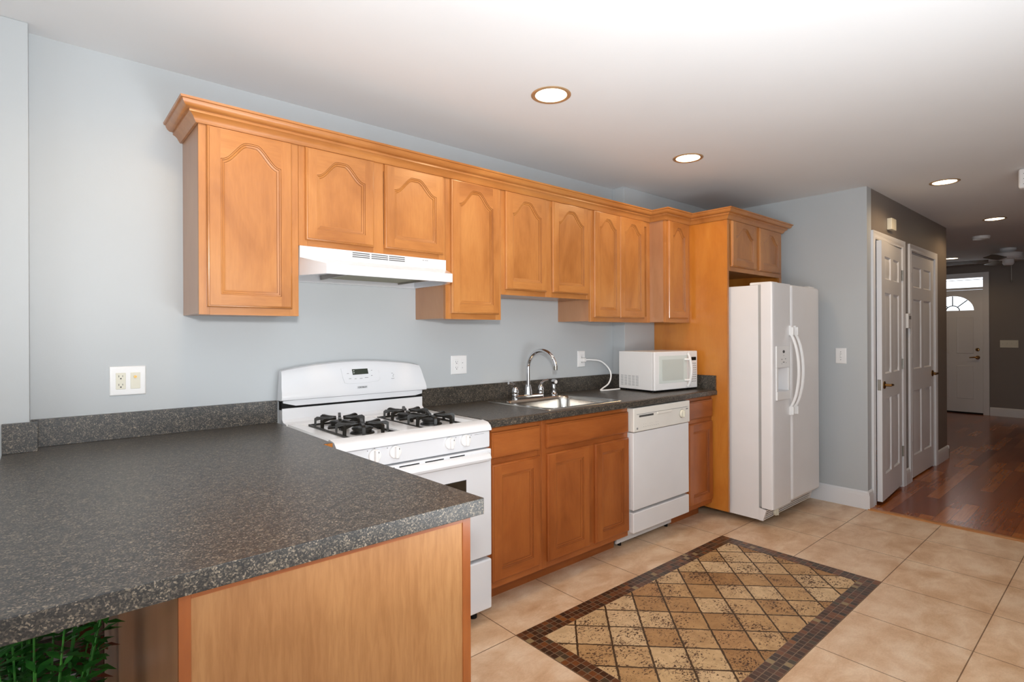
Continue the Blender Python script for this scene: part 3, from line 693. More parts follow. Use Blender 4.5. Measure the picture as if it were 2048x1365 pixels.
ck.prism([(SX0, 0.90), (SX0, 0.932), (SX0 + 0.008, 0.941), (SX0 + 0.055, 0.941), (SX0 + 0.068, 0.926), (SX0 + 0.068, 0.9)], 'y', -0.616, -0.062)
ck.prism([(SX1, 0.90), (SX1, 0.932), (SX1 - 0.008, 0.941), (SX1 - 0.055, 0.941), (SX1 - 0.068, 0.926), (SX1 - 0.068, 0.9)], 'y', -0.616, -0.062)
ck.prism([(-0.062, 0.90), (-0.062, 0.958), (-0.068, 0.958), (-0.085, 0.944), (-0.125, 0.940), (-0.14, 0.926), (-0.14, 0.9)], 'x', SX0, SX1)
ck.box(1.188, 1.288, -0.605, -0.13, 0.92, 0.937, 0.004)
cook = ck.build('cooktop', 'enamel', st)
# burners
for bx in (1.063, 1.413):
    for by in (-0.245, -0.480):
        m = MB(); m.lathe((bx, by, 0.926), [(0.052, 0.0), (0.050, 0.006), (0.040, 0.008), (0.040, 0.016), (0.045, 0.018), (0.046, 0.024), (0.040, 0.027), (0.0, 0.028)], 'z', 24); m.build('burner', 'black_iron', st)
# grates: one long frame over two burners, five fingers round each burner
for gx in (1.063, 1.413):
    m = MB(); x0, x1, y0, y1 = gx - 0.108, gx + 0.108, -0.598, -0.142; zt = 0.974
    for a, b in ((y0, y0 + 0.007), (y1 - 0.007, y1)): m.box(x0, x1, a, b, 0.9265, 0.935, 0.001)
    for a, b in ((x0, x0 + 0.007), (x1 - 0.007, x1)): m.box(a, b, y0, y1, 0.9265, 0.935, 0.001)
    ym = (y0 + y1) / 2
    m.box(x0, x1, ym - 0.004, ym + 0.004, 0.940, 0.950, 0.001)
    for by in (-0.245, -0.480):
        for k in range(8):
            a_ = R(45 * k + 22.5); ca, sa = math.cos(a_), math.sin(a_)
            ox, oy = 0.1035, 0.108
            s1 = min(ox / abs(ca), oy / abs(sa)); p0 = Vector((gx + ca * 0.028, by + sa * 0.028)); p1 = Vector((gx + ca * s1, by + sa * s1))
            dirv = (p1 - p0).normalized(); nv = Vector((-dirv.y, dirv.x)) * 0.0062
            side = [(0.0, zt - 0.012), (0.0, zt - 0.002), (0.5, zt - 0.002), (0.86, zt + 0.002), (1.0, zt - 0.006), (1.0, 0.928), (0.90, 0.928), (0.88, zt - 0.016), (0.5, zt - 0.010)]
            L = [[(p0.x + (p1.x - p0.x) * t + q * nv.x, p0.y + (p1.y - p0.y) * t + q * nv.y, z) for t, z in side] for q in (-1, 1)]
            m.loft(L)
    m.build('grate', 'black_iron', st)
# backguard console with an arched top
m = MB(); loops = []; K = 24
for i in range(K + 1):
    t = i / K; zt = 1.186 + 0.034 * math.sin(PI * t) ** 0.8
    def xe(z):
        sp = (z - 1.045) / 0.15
        xa, xb = 0.851 + 0.012 * max(0, sp) ** 2, 1.633 - 0.030 * max(0, sp)
        return xa + (xb - xa) * t
    prof = [(-0.026, zt - 0.004), (-0.040, zt), (-0.056, zt - 0.005), (-0.070, zt - 0.028), (-0.083, zt - 0.075), (-0.092, 1.085), (-0.0945, 1.062), (-0.090, 1.049), (-0.080, 1.045), (-0.026, 1.045)]
    loops.append([(xe(z), y, z) for y, z in prof])
m.loft(loops); bg = m.build('backguard', 'enamel', st)
m = MB(); m.box(SX0, SX1, -0.062, -0.026, 1.0, 1.046); m.build('vent_slot', 'dark', st)
m = MB(); m.loft([[(SX0 + 0.004, -0.050, 1.046), (SX0 + 0.004, -0.074, 1.046), (SX0 + 0.004, -0.070, 1.034), (SX0 + 0.004, -0.050, 1.036)], [(SX0 + 0.06, -0.050, 1.046), (SX0 + 0.06, -0.083, 1.046), (SX0 + 0.06, -0.077, 1.019), (SX0 + 0.06, -0.050, 1.022)], [(SX1 - 0.05, -0.050, 1.046), (SX1 - 0.05, -0.083, 1.046), (SX1 - 0.05, -0.077, 1.019), (SX1 - 0.05, -0.050, 1.022)], [(SX1 - 0.004, -0.050, 1.046), (SX1 - 0.004, -0.076, 1.046), (SX1 - 0.004, -0.072, 1.026), (SX1 - 0.004, -0.050, 1.028)]]); m.build('vent_lip', 'enamel', st)
m = MB(); m.box(SX0, SX1, -0.070, -0.030, 0.93, 1.008, 0.002); m.build('riser', 'enamel', st)
# console panel, clock, prints, badge; the console front slopes
def on_console(x, z): # front of the console at that height
    zt = 1.215
    pr = [(1.045, -0.0900), (1.062, -0.0945), (1.085, -0.0920), (zt - 0.075, -0.083), (zt - 0.028, -0.070)]
    for (za, ya), (zb_, yb_) in zip(pr, pr[1:]):
        if z <= zb_: return ya + (yb_ - ya) * (z - za) / (zb_ - za)
    return -0.068
def console_plate(m, outline, lift, mi=0):
    m.loft([[(x_, on_console(x_, z_) + 0.002, z_) for x_, z_ in outline], [(x_, on_console(x_, z_) - lift, z_) for x_, z_ in outline]], mi)
m = MB()
ol = [(1.145, 1.183), (1.165, 1.187), (1.20, 1.189), (1.27, 1.190), (1.325, 1.189), (1.344, 1.186), (1.348, 1.16), (1.350, 1.122), (1.338, 1.113), (1.25, 1.107), (1.175, 1.108), (1.158, 1.113), (1.150, 1.14)]
ol2 = [(1.2475 + (a - 1.2475) * 1.018, 1.148 + (b - 1.148) * 1.035) for a, b in ol]
console_plate(m, ol2, 0.0010); m.build('plate_rim', 'pale_grey', bg)
m = MB(); console_plate(m, ol, 0.0018); m.build('control_plate', 'enamel', bg)
m = MB(); console_plate(m, [(1.201, 1.178), (1.286, 1.179), (1.288, 1.152), (1.203, 1.150)], 0.0032); ds = m.build('clock_display', 'lcd', bg)
m = MB()
for z_ in (1.170, 1.160): m.box(1.205, 1.213, on_console(1.21, z_) - 0.0040, on_console(1.21, z_) - 0.003, z_ - 0.001, z_ + 0.001)
m.build('display_lettering', 'white_plastic', ds)
for x_, z_, w_ in ((1.178, 1.158, 0.010), (1.187, 1.132, 0.012), (1.216, 1.130, 0.010), (1.246, 1.130, 0.014), (1.276, 1.133, 0.018), (1.308, 1.168, 0.007), (1.306, 1.142, 0.007), (1.425, 1.120, 0.016), (1.424, 1.148, 0.006), (1.431, 1.141, 0.004), (1.428, 1.133, 0.006)):
    y_ = on_console(x_, z_); m = MB(); m.box(x_ - w_ / 2, x_ + w_ / 2, y_ - 0.0028, y_, z_ - 0.0011, z_ + 0.0011); m.build('marking', 'grey_mark', bg)
m = MB(); console_plate(m, [(1.222, 1.091), (1.278, 1.092), (1.278, 1.080), (1.222, 1.079)], 0.0015); bd = m.build('badge', 'pale_grey', bg)
text_mesh('lettering', 'CROSLEY', 0.0115, (1.250, on_console(1.25, 1.0855) - 0.0022, 1.0855), 'dark_mark', bg)
# front control panel with four knobs
m = MB(); m.box(SX0 + 0.002, SX1, -0.672, -0.640, 0.819, 0.896, 0.006, 3); cpn = m.build('control_panel', 'enamel', st)
for i, (kx, kz) in enumerate(((1.022, 0.866), (1.114, 0.868), (1.386, 0.868), (1.472, 0.870))):
    m = MB(); m.lathe((kx, -0.672, kz), [(0.027, 0), (0.027, -0.006), (0.0255, -0.010), (0.021, -0.012)], 'y', 26)
    m.box(kx - 0.0075, kx + 0.0075, -0.700, -0.680, kz - 0.024, kz + 0.024, 0.004, 3); kb = m.build('knob', 'white_plastic', st)
    m = MB(); m.box(kx + 0.0045, kx + 0.0075, -0.7006, -0.699, kz + 0.012, kz + 0.018); m.build('pointer', 'dark_mark', kb)
def mark(parent, mat, *b):
    m = MB(); m.box(*b); return m.build('marking', mat, parent)
for kx, dx in ((1.022, -0.030), (1.114, -0.034), (1.386, 0.034), (1.472, 0.034)):
    mark(cpn, 'dark_mark', kx - 0.0012, kx + 0.0012, -0.6728, -0.672, 0.8952 - 0.006, 0.8952)
    mark(cpn, 'dark_mark', kx + dx - 0.0015, kx + dx + 0.0015, -0.6728, -0.672, 0.8865, 0.8895)
mark(cpn, 'grey_mark', 1.525, 1.580, -0.6728, -0.672, 0.8865, 0.8878)
# oven door
m = MB(); m.box(SX0 + 0.002, SX1 - 0.001, -0.684, -0.642, 0.312, 0.814, 0.006, 3); od = m.build('oven_door', 'enamel', st)
m = MB()
hp = [(-0.680, 0.803), (-0.700, 0.799), (-0.714, 0.790), (-0.720, 0.778), (-0.716, 0.768), (-0.700, 0.764), (-0.680, 0.766)]
L = []
for xx, sc_ in ((SX0 + 0.012, 0.02), (SX0 + 0.015, 0.45), (SX0 + 0.025, 0.85), (SX0 + 0.05, 1.0), (SX1 - 0.05, 1.0), (SX1 - 0.025, 0.85), (SX1 - 0.015, 0.45), (SX1 - 0.012, 0.02)):
    L.append([(xx, -0.680 + (y_ + 0.680) * sc_, 0.784 + (z_ - 0.784) * (0.55 + 0.45 * sc_)) for y_, z_ in hp])
m.loft(L); m.build('handle', 'enamel', od)
m = MB()
for a, b in ((1.015, 1.105), (1.128, 1.223), (1.252, 1.347), (1.379, 1.460)): m.box(a, b, -0.6852, -0.682, 0.8025, 0.8065)
m.build('vent_slot', 'dark', od)
m = MB(); L = [[(x_, -0.6835, z_) for x_, z_ in ((1.006, 0.45), (1.470, 0.45), (1.470, 0.692), (1.006, 0.692))], [(x_, -0.6858, z_) for x_, z_ in ((1.009, 0.453), (1.467, 0.453), (1.467, 0.689), (1.009, 0.689))]]
m.loft(L); m.build('window', 'oven_glass', od)
m = MB(); m.box(SX0 + 0.002, SX1 - 0.001, -0.684, -0.642, 0.062, 0.296, 0.008, 3); m.build('storage_drawer', 'enamel', st)

# ------------------------------------------------------------------ range hood
hd = thing('range_hood', (1.238, -0.15, 1.612), 'white under cabinet range hood above the stove', 'range hood')
P_out = [(0.859, -0.002), (1.616, -0.002), (1.616, -0.312), (1.560, -0.450), (0.920, -0.450), (0.859, -0.312)]
def ins(P, d): 
    cx, cy = 1.238, -0.22
    return [(x_ + (d if x_ < cx else -d), y_ + (d if y_ < cy else -d)) for x_, y_ in P]
P_in = ins(P_out, 0.016)
P_up = [(0.859, -0.002), (1.616, -0.002), (1.616, -0.306), (1.616, -0.310), (0.859, -0.310), (0.859, -0.306)]
Z = lambda P, z: [(a, b, z) for a, b in P]
m = MB(); m.loft([Z(P_in, 1.646), Z(P_in, 1.612), Z(P_out, 1.612), Z(P_out, 1.654), Z(P_up, 1.690), Z(P_up, 1.7405)]); m.build('canopy', 'enamel', hd)
m = MB()
for gx in (1.099, 1.194, 1.286):
    for z_ in (1.732, 1.723, 1.714): m.box(gx, gx + 0.086, -0.3112, -0.309, z_ - 0.0020, z_ + 0.0020)
m.build('vent_slot', 'dark_mark', hd)
m = MB()
for x_ in (1.478, 1.492, 1.502): m.box(x_ - 0.004, x_ + 0.004, -0.3115, -0.309, 1.7275, 1.7305)
m.build('switch', 'grey_mark', hd)
m = MB(); m.box(1.06, 1.50, -0.37, -0.36, 1.625, 1.646); m.box(1.06, 1.07, -0.36, -0.03, 1.625, 1.646); m.box(1.49, 1.50, -0.36, -0.03, 1.625, 1.646); m.build('filter_frame', 'nickel', hd)
m = MB(); m.box(1.07, 1.49, -0.36, -0.03, 1.634, 1.640); m.build('grease_filter', 'filter', hd)

# ------------------------------------------------------------------ dishwasher
dw = thing('dishwasher', (3.07, -0.35, 0), 'cream and white built in dishwasher under the worktop', 'dishwasher')
DX0, DX1 = 2.756, 3.388
m = MB(); m.box(DX0 + 0.004, DX1 - 0.004, -0.600, -0.12, 0.11, 0.895); m.build('body', 'cream_plastic', dw)
m = MB(); m.box(DX0, DX1, -0.655, -0.600, 0.745, 0.893, 0.006, 3); dp = m.build('control_panel', 'cream_plastic', dw)
m = MB(); m.box(DX0 + 0.03, DX1 - 0.03, -0.6565, -0.654, 0.852, 0.8545); m.build('groove', 'grey_mark', dp)
m = MB(); m.box(DX0 + 0.055, DX0 + 0.205, -0.6565, -0.654, 0.834, 0.846)
m.build('vent_slot', 'dark_mark', dp)
m = MB(); m.box(3.00, 3.16, -0.664, -0.654, 0.836, 0.852, 0.004); m.build('latch', 'cream_plastic', dp)
m = MB(); m.lathe((3.288, -0.655, 0.812), [(0.027, 0), (0.027, -0.010), (0.024, -0.014), (0.0, -0.015)], 'y', 24); m.box(3.284, 3.292, -0.678, -0.668, 0.790, 0.834, 0.003); m.build('knob', 'almond', dp)
m = MB(); m.lathe((3.288, -0.6545, 0.812), [(0.030, 0), (0.030, -0.001)], 'y', 24); m.build('knob_ring', 'grey_mark', dp)
for k in range(8):
    mark(dp, 'grey_mark', DX0 + 0.10 + k * 0.022, DX0 + 0.104 + k * 0.022, -0.6554, -0.6545, 0.770, 0.773)
    if k % 3 != 2: mark(dp, 'grey_mark', DX0 + 0.10 + k * 0.022, DX0 + 0.103 + k * 0.022, -0.6554, -0.6545, 0.786, 0.788)
mark(dp, 'grey_mark', DX0 + 0.028, DX0 + 0.042, -0.6558, -0.6545, 0.760, 0.772); mark(dp, 'grey_mark', 3.338, 3.362, -0.6558, -0.6545, 0.835, 0.843)
m = MB(); m.box(DX0 + 0.003, DX1 - 0.003, -0.648, -0.600, 0.262, 0.741, 0.005, 3); m.build('door', 'fridge_white', dw)
m = MB(); m.box(DX0 + 0.003, DX1 - 0.003, -0.648, -0.600, 0.122, 0.246, 0.005, 3); m.build('lower_panel', 'fridge_white', dw)
m = MB(); m.box(DX0 + 0.01, DX1 - 0.01, -0.510, -0.496, 0.018, 0.12); m.build('toe_panel', 'fridge_white', dw)
for x_ in (DX0 + 0.05, DX1 - 0.06):
    for y_, h2 in ((-0.50, 0.02), (-0.2, 0.112)): m = MB(); m.lathe((x_, y_, 0.0), [(0.012, 0), (0.012, h2)], 'z', 8); m.build('foot', 'dark', dw)

# ------------------------------------------------------------------ refrigerator
fg = thing('refrigerator', (4.22, -0.5, 0), 'white side by side refrigerator with ice dispenser and bowed handles', 'refrigerator')
FX0, FX1, FS = 3.806, 4.630, 4.112
m = MB(); m.box(FX0 + 0.003, FX1 - 0.003, -0.935, -0.15, 0.045, 1.690, 0.004); m.build('body', 'fridge_white', fg)
for a in (FX0 + 0.20, FX1 - 0.20):
    for b in (-0.72, -0.22): m = MB(); m.lathe((a, b, 0.0), [(0.02, 0), (0.02, 0.048)], 'z', 10); m.build('foot', 'dark', fg)
m = MB(); m.box(FX0 + 0.004, FX1 - 0.004, -0.956, -0.934, 0.14, 1.690); m.build('door_seal', 'seal', fg)
def fridge_door(x0, x1, cut=None):
    m = MB(); y0, y1 = -1.036, -0.955; r = 0.022
    if not cut: m.box(x0, x1, y0, y1, 0.135, 1.703, r, 4)
    else:
        a, b, c_, d = cut  # recess for the dispenser
        def ringz(z, f=1.0): return [(x0 + 0.0, y1, z), (x0, y0 + r, z), (x0 + r * 0.3, y0 + r * 0.3, z), (x0 + r, y0, z), (x1 - r, y0, z), (x1 - r * 0.3, y0 + r * 0.3, z), (x1, y0 + r, z), (x1, y1, z)]
        m.loft([ringz(0.135), ringz(c_)]); m.loft([ringz(d), ringz(1.703)])
        m.loft([[(x0, y1, z), (x0, y0 + r, z), (x0 + r * 0.3, y0 + r * 0.3, z), (x0 + r, y0, z), (a, y0, z), (a, y1, z)] for z in (c_, d)])
        m.loft([[(b, y1, z), (b, y0, z), (x1 - r, y0, z), (x1 - r * 0.3, y0 + r * 0.3, z), (x1, y0 + r, z), (x1, y1, z)] for z in (c_, d)])
        m.box(a, b, y1 - 0.008, y1, c_, d)
    return m.build('door', 'fridge_white', fg)
RC = (3.875, 4.040, 0.945, 1.110)
fd_ = fridge_door(FX0, FS - 0.003, RC)
fr_ = fridge_door(FS + 0.003, FX1)
# dispenser
m = MB(); dx0, dx1 = 3.850, 4.062; y0 = -1.036
m.box(dx0, dx1, y0 - 0.008, y0 + 0.002, 1.110, 1.262, 0.004); m.box(dx0, RC[0], y0 - 0.008, y0 + 0.002, 0.945, 1.110, 0.003); m.box(RC[1], dx1, y0 - 0.008, y0 + 0.002, 0.945, 1.110, 0.003); m.box(dx0, dx1, y0 - 0.012, y0 + 0.002, 0.885, 0.945, 0.004)
dsp = m.build('dispenser_panel', 'white_plastic', fd_)
m = MB(); m.lathe((3.960, y0 - 0.008, 1.222), [(0.017, 0), (0.016, -0.002), (0, -0.0025)], 'y', 20, 0, 1.0, 0.62); m.build('badge', 'dark_mark', dsp)
for x_, z_, w_ in ((3.925, 1.168, 0.006), (3.936, 1.168, 0.004), (3.984, 1.171, 0.006), (3.996, 1.171, 0.004), (3.96, 1.148, 0.026), (3.93, 1.138, 0.004), (4.0, 1.143, 0.004), (3.96, 1.195, 0.003)): mark(dsp, 'grey_mark', x_ - w_ / 2, x_ + w_ / 2, y0 - 0.0088, y0 - 0.007, z_ - 0.0035, z_ + 0.0035)
m = MB(); m.prism([(3.905, 0.95), (3.945, 0.95), (3.938, 1.03), (3.912, 1.03)], 'y', -1.010, -1.000); m.tube([(3.89, -1.02, 1.085), (3.92, -1.015, 1.06), (3.945, -1.01, 1.065)], 0.004, 6); m.build('dispenser_lever', 'white_plastic', dsp)
def bow_handle(x, parent):
    m = MB(); pts = []; z0, z1 = 0.765, 1.405
    for i in range(25):
        t = i / 24; b = math.sin(PI * t); s_ = max(0.0, min(1.0, (b - 0.30) / 0.7))
        pts.append((x + (0.008 if x > FS else -0.008) * 0, -1.044 - 0.058 * (s_ ** 0.6), z0 + (z1 - z0) * t))
    L = []
    for i, p in enumerate(pts):
        wd = 0.0095; th = 0.010
        L.append([(p[0] - wd, p[1] + th, p[2]), (p[0] - wd * 0.8, p[1] - th * 0.4, p[2]), (p[0], p[1] - th * 0.7, p[2]), (p[0] + wd * 0.8, p[1] - th * 0.4, p[2]), (p[0] + wd, p[1] + th, p[2])])
    m.loft(L)
    for zz in (0.80, 1.37): m.box(x - 0.009, x + 0.009, -1.066, -1.033, zz - 0.034, zz + 0.026, 0.005)
    return m.build('handle', 'white_plastic', parent)
bow_handle(FS - 0.034, fd_); bow_handle(FS + 0.044, fr_)
for x_ in (FX0 + 0.03, FX1 - 0.14): m = MB(); m.box(x_, x_ + 0.11, -1.015, -0.86, 1.690, 1.712, 0.008); m.build('hinge_cover', 'white_plastic', fg)
# base grille
m = MB(); m.prism([(-0.935, 0.044), (-0.962, 0.044), (-0.985, 0.124), (-0.935, 0.130)], 'x', FX0 + 0.003, FX0 + 0.020); m.prism([(-0.935, 0.044), (-0.962, 0.044), (-0.985, 0.124), (-0.935, 0.130)], 'x', FX1 - 0.03, FX1 - 0.003)
for k in range(5):
    z_ = 0.046 + k * 0.0165; yy = -0.962 - 0.023 * (z_ - 0.044) / 0.08
    m.prism([(yy, z_), (yy - 0.003, z_ + 0.010), (yy + 0.012, z_ + 0.008), (yy + 0.012, z_)], 'x', FX0 + 0.02, FX1 - 0.03)
m.build('base_grille', 'fridge_white', fg)
m = MB(); m.box(FX0 + 0.02, FX1 - 0.03, -0.945, -0.936, 0.045, 0.127); m.build('grille_backing', 'dark_mark', fg)
m = MB(); m.lathe((FX0 + 0.165, -0.974, 0.082), [(0.030, 0), (0.030, -0.010), (0.026, -0.016), (0, -0.017)], 'y', 20); m.box(FX0 + 0.158, FX0 + 0.172, -1.0, -0.986, 0.058, 0.106, 0.003); m.build('filter_cap', 'almond', fg)

# ------------------------------------------------------------------ microwave
mw = thing('microwave', (3.225, -0.484, CT), 'small white countertop microwave turned slightly in front of the tall end panel', 'microwave')
ox, oy, oz = 3.225, -0.484, CT
w_, d_, h_ = 0.478, 0.335, 0.285
def mbx(m, x0, x1, y0, y1, z0, z1, *a): return m.box(ox + x0, ox + x1, oy + y0, oy + y1, oz + z0, oz + z1, *a)
m = MB(); mbx(m, 0, w_, 0.022, d_, 0.014, h_, 0.004); m.build('body', 'white_plastic', mw)
for a in (0.04, w_ - 0.04):
    for b in (0.05, d_ - 0.05): m = MB(); m.lathe((ox + a, oy + b, oz), [(0.012, 0.0005), (0.014, 0.015)], 'z', 10); m.build('foot', 'dark', mw)
m = MB(); mbx(m, 0.0, w_ * 0.79, 0.0, 0.022, 0.014, h_, 0.006, 3); md = m.build('door', 'white_plastic', mw)
m = MB(); mbx(m, 0.045, w_ * 0.745, -0.0012, 0.002, 0.062, h_ - 0.030); mf = m.build('door_film', 'mw_frame', md)
m = MB(); mbx(m, 0.078, w_ * 0.655, -0.0022, 0.001, 0.080, h_ - 0.056); m.build('window', 'mw_window', mf)
m = MB(); hx = ox + w_ * 0.745
m.tube([(hx, oy - 0.008 - 0.030 * math.sin(PI * t / 16) ** 0.7, oz + 0.028 + (h_ - 0.045) * t / 16) for t in range(17)], 0.0095, 10)
for z_ in (0.075, h_ - 0.06): m.tube([(hx - 0.03, oy, oz + z_), (hx - 0.004, oy - 0.030, oz + z_)], 0.008, 8)
m.build('handle', 'white_plastic', md)
m = MB(); mbx(m, w_ * 0.795, w_, 0.0, 0.022, 0.014, h_, 0.006, 3); mp_ = m.build('control_panel', 'white_plastic', mw)
m = MB(); mbx(m, w_ * 0.85, w_ * 0.965, -0.001, 0.002, h_ - 0.070, h_ - 0.045); m.build('display', 'dark', mp_)
m = MB()
for r_ in range(9):
    for c_ in range(3): mbx(m, w_ * 0.862 + c_ * 0.019, w_ * 0.862 + c_ * 0.019 + 0.010, -0.0012, 0.001, h_ - 0.095 - r_ * 0.0165, h_ - 0.089 - r_ * 0.0165)
m.build('button', 'grey_mark', mp_)
m = MB()
for c_ in range(5):
    for r_ in range(9): mbx(m, -0.0008, 0.002, d_ - 0.045 - c_ * 0.036, d_ - 0.020 - c_ * 0.036, 0.040 + r_ * 0.0085, 0.0425 + r_ * 0.0085)
m.build('vent_slot', 'grey_mark', mw)
mw.rotation_euler.z = R(-5.5)
# power cord to the single outlet
cu = [(3.018, -0.030, 1.163), (3.06, -0.055, 1.163), (3.13, -0.085, 1.150), (3.185, -0.110, 1.10), (3.19, -0.13, 1.045), (3.15, -0.14, 0.990), (3.08, -0.14, 0.958), (3.055, -0.145, 0.947), (3.075, -0.16, 0.9465), (3.14, -0.17, 0.9465), (3.235, -0.175, 0.9475)]
def smooth(pts, k=6):
    P = [Vector(p) for p in pts]; out = []
    for i in range(len(P) - 1):
        a, b, c_, d = P[max(i - 1, 0)], P[i], P[i + 1], P[min(i + 2, len(P) - 1)]
        for j in range(k):
            t = j / k; out.append(0.5 * ((2 * b) + (-a + c_) * t + (2 * a - 5 * b + 4 * c_ - d) * t * t + (-a + 3 * b - 3 * c_ + d) * t ** 3))
    return out + [P[-1]]
pc = thing('power_cord', (3.018, -0.03, 1.163), 'white microwave power cord looping from the single outlet to the worktop', 'cord')
m = MB(); m.tube(smooth(cu), 0.0058, 8); m.build('cable', 'white_plastic', pc)
m = MB(); m.box(2.990, 3.024, -0.040, -0.009, 1.148, 1.178, 0.006); m.build('plug', 'white_plastic', pc)

# ------------------------------------------------------------------ wall plates
def plate(name, label, cat, x0, x1, z0, z1, y=0.0, mat='white_plastic'):
    t = thing(name, ((x0 + x1) / 2, y, z0), label, cat)
    m = MB(); e = 0.006
    A = lambda d, yy: [(x0 + d, yy, z0 + d), (x1 - d, yy, z0 + d), (x1 - d, yy, z1 - d), (x0 + d, yy, z1 - d)]
    m.loft([A(0, y - 0.0005), A(0, y - 0.003), A(e * 0.4, y - 0.006), A(e * 1.4, y - 0.0075)]); m.build('cover_plate', mat, t); return t
def receptacle(t, xc, zc_, y, hw=0.0165, hh=0.033, mat='white_plastic'):
    m = MB(); m.box(xc - hw, xc + hw, y - 0.0095, y - 0.006, zc_ - hh, zc_ + hh, 0.0015); s_ = m.build('socket', mat, t)
    m = MB()
    for dz in (-0.0185, 0.0155):
        m.box(xc - 0.0075, xc - 0.0055, y - 0.0100, y - 0.009, zc_ + dz, zc_ + dz + 0.008); m.box(xc + 0.0050, xc + 0.0068, y - 0.0100, y - 0.009, zc_ + dz + 0.001, zc_ + dz + 0.0075)
        m.box(xc - 0.0025, xc + 0.0025, y - 0.0100, y - 0.009, zc_ + dz - 0.008, zc_ + dz - 0.003)
    m.build('slot', 'dark_mark', s_)
t = plate('outlet', 'two gang white outlet with coaxial jack on the wall at far left', 'outlet', 0.215, 0.337, 1.112, 1.229)
receptacle(t, 0.252, 1.170, 0.0, mat='almond')
m = MB(); m.box(0.284, 0.317, -0.0095, -0.006, 1.137, 1.203, 0.0015); j_ = m.build('jack_insert', 'almond', t)
m = MB(); m.lathe((0.300, -0.0095, 1.186), [(0.0055, 0), (0.0055, -0.006), (0.003, -0.006), (0.0025, -0.002)], 'y', 12); m.build('coaxial_jack', 'brass', j_)
t = plate('outlet', 'two gang white outlet and switch on the wall right of the stove', 'outlet', 1.857, 1.971, 1.114, 1.226)
receptacle(t, 1.893, 1.170, 0.0)
m = MB(); m.box(1.919, 1.952, -0.0095, -0.006, 1.137, 1.203, 0.0015); j_ = m.build('switch_insert', 'white_plastic', t)
mark(j_, 'grey_mark', 1.932, 1.940, -0.0102, -0.009, 1.18, 1.183); mark(j_, 'grey_mark', 1.9345, 1.9365, -0.0102, -0.009, 1.148, 1.156)
t = plate('outlet', 'single white outlet with a plugged in cord right of the tap', 'outlet', 2.968, 3.046, 1.112, 1.229)
receptacle(t, 3.007, 1.170, 0.0)
# toggle switch on the short wall
t = thing('light_switch', (XW, -1.133, 1.106), 'white single toggle light switch on the grey wall beside the refrigerator', 'light switch')
m = MB(); A = lambda d, xx: [(xx, -1.172 + d, 1.110 + d), (xx, -1.094 - d, 1.110 + d), (xx, -1.094 - d, 1.232 - d), (xx, -1.172 + d, 1.232 - d)]
m.loft([A(0, XW - 0.0005), A(0, XW - 0.003), A(0.003, XW - 0.006), A(0.009, XW - 0.0075)]); m.build('cover_plate', 'white_plastic', t)
m = MB(); m.box(XW - 0.018, XW - 0.007, -1.137, -1.129, 1.166, 1.182, 0.002); m.build('toggle', 'white_plastic', t)
m = MB()
for z_ in (1.140, 1.202): m.lathe((XW - 0.0075, -1.133, z_), [(0.003, 0), (0.003, -0.001)], 'x', 8)
m.box(XW - 0.0082, XW - 0.007, -1.139, -1.127, 1.158, 1.160); m.box(XW - 0.0082, XW - 0.007, -1.139, -1.127, 1.186, 1.188)
m.build('screw', 'dark_mark', t)
# four gang switch by the entry door
t = thing('light_switch', (XF, -1.303, 1.108), 'wide four gang light switch on the dark wall by the entry door', 'light switch')
m = MB(); m.box(XF - 0.007, XF - 0.0005, -1.412, -1.194, 1.108, 1.226, 0.003); m.build('cover_plate', 'almond', t)
for k in range(4):
    m = MB(); m.box(XF - 0.016, XF - 0.006, -1.385 + k * 0.054 - 0.005, -1.385 + k * 0.054 + 0.005, 1.160, 1.178, 0.002); m.build('toggle', 'almond', t)
# chime and thermostat on the closet wall
t = thing('door_chime', (5.37, HY, 2.20), 'small cream box above the ajar closet door', 'door chime')
m = MB(); m.box(5.300, 5.425, HY - 0.036, HY - 0.0005, 2.203, 2.297, 0.004); m.build('cover', 'almond', t)
t = thing('thermostat', (5.83, HY, 1.39), 'small white thermostat on the wall strip between the closet doors', 'thermostat')
m = MB(); m.box(5.785, 5.885, HY - 0.032, HY - 0.0005, 1.392, 1.520, 0.004); m.build('case', 'white_plastic', t)
m = MB(); m.box(5.80, 5.87, HY - 0.0328, HY - 0.031, 1.47, 1.50); m.build('display', 'grey_mark', t)

# ------------------------------------------------------------------ ceiling fittings
def recessed(loc, label):
    t = thing('recessed_light', loc, label, 'ceiling light', 'recessed ceiling lights')
    x_, y_, z_ = loc
    m = MB(); m.lathe(loc, [(0.0935, -0.0005), (0.0935, -0.003), (0.088, -0.006), (0.080, -0.0055), (0.074, -0.003), (0.074, -0.0005)], 'z', 40); m.build('trim_ring', 'ring', t)
    m = MB(); m.lathe(loc, [(0.0, -0.0042), (0.05, -0.0038), (0.0738, -0.0025), (0.0738, -0.0008), (0.0, -0.0008)], 'z', 32); m.build('lens', 'lens', t)
    l = bpy.data.lights.new('lamp_glow', 'SPOT'); l.energy = LAMP_W; l.color = (1.0, 0.70, 0.40); l.spot_size = R(165); l.spot_blend = 0.45; l.shadow_soft_size = 0.06
    lo = bpy.data.objects.new('lamp_glow', l); COL.objects.link(lo); lo.parent = t; lo.location = (0, 0, -0.02)
    return t
LAMP_W = 13.0
r0 = recessed((1.825, -0.882, CZ), 'nearest and largest lit recessed ceiling light, above the sink cabinets')
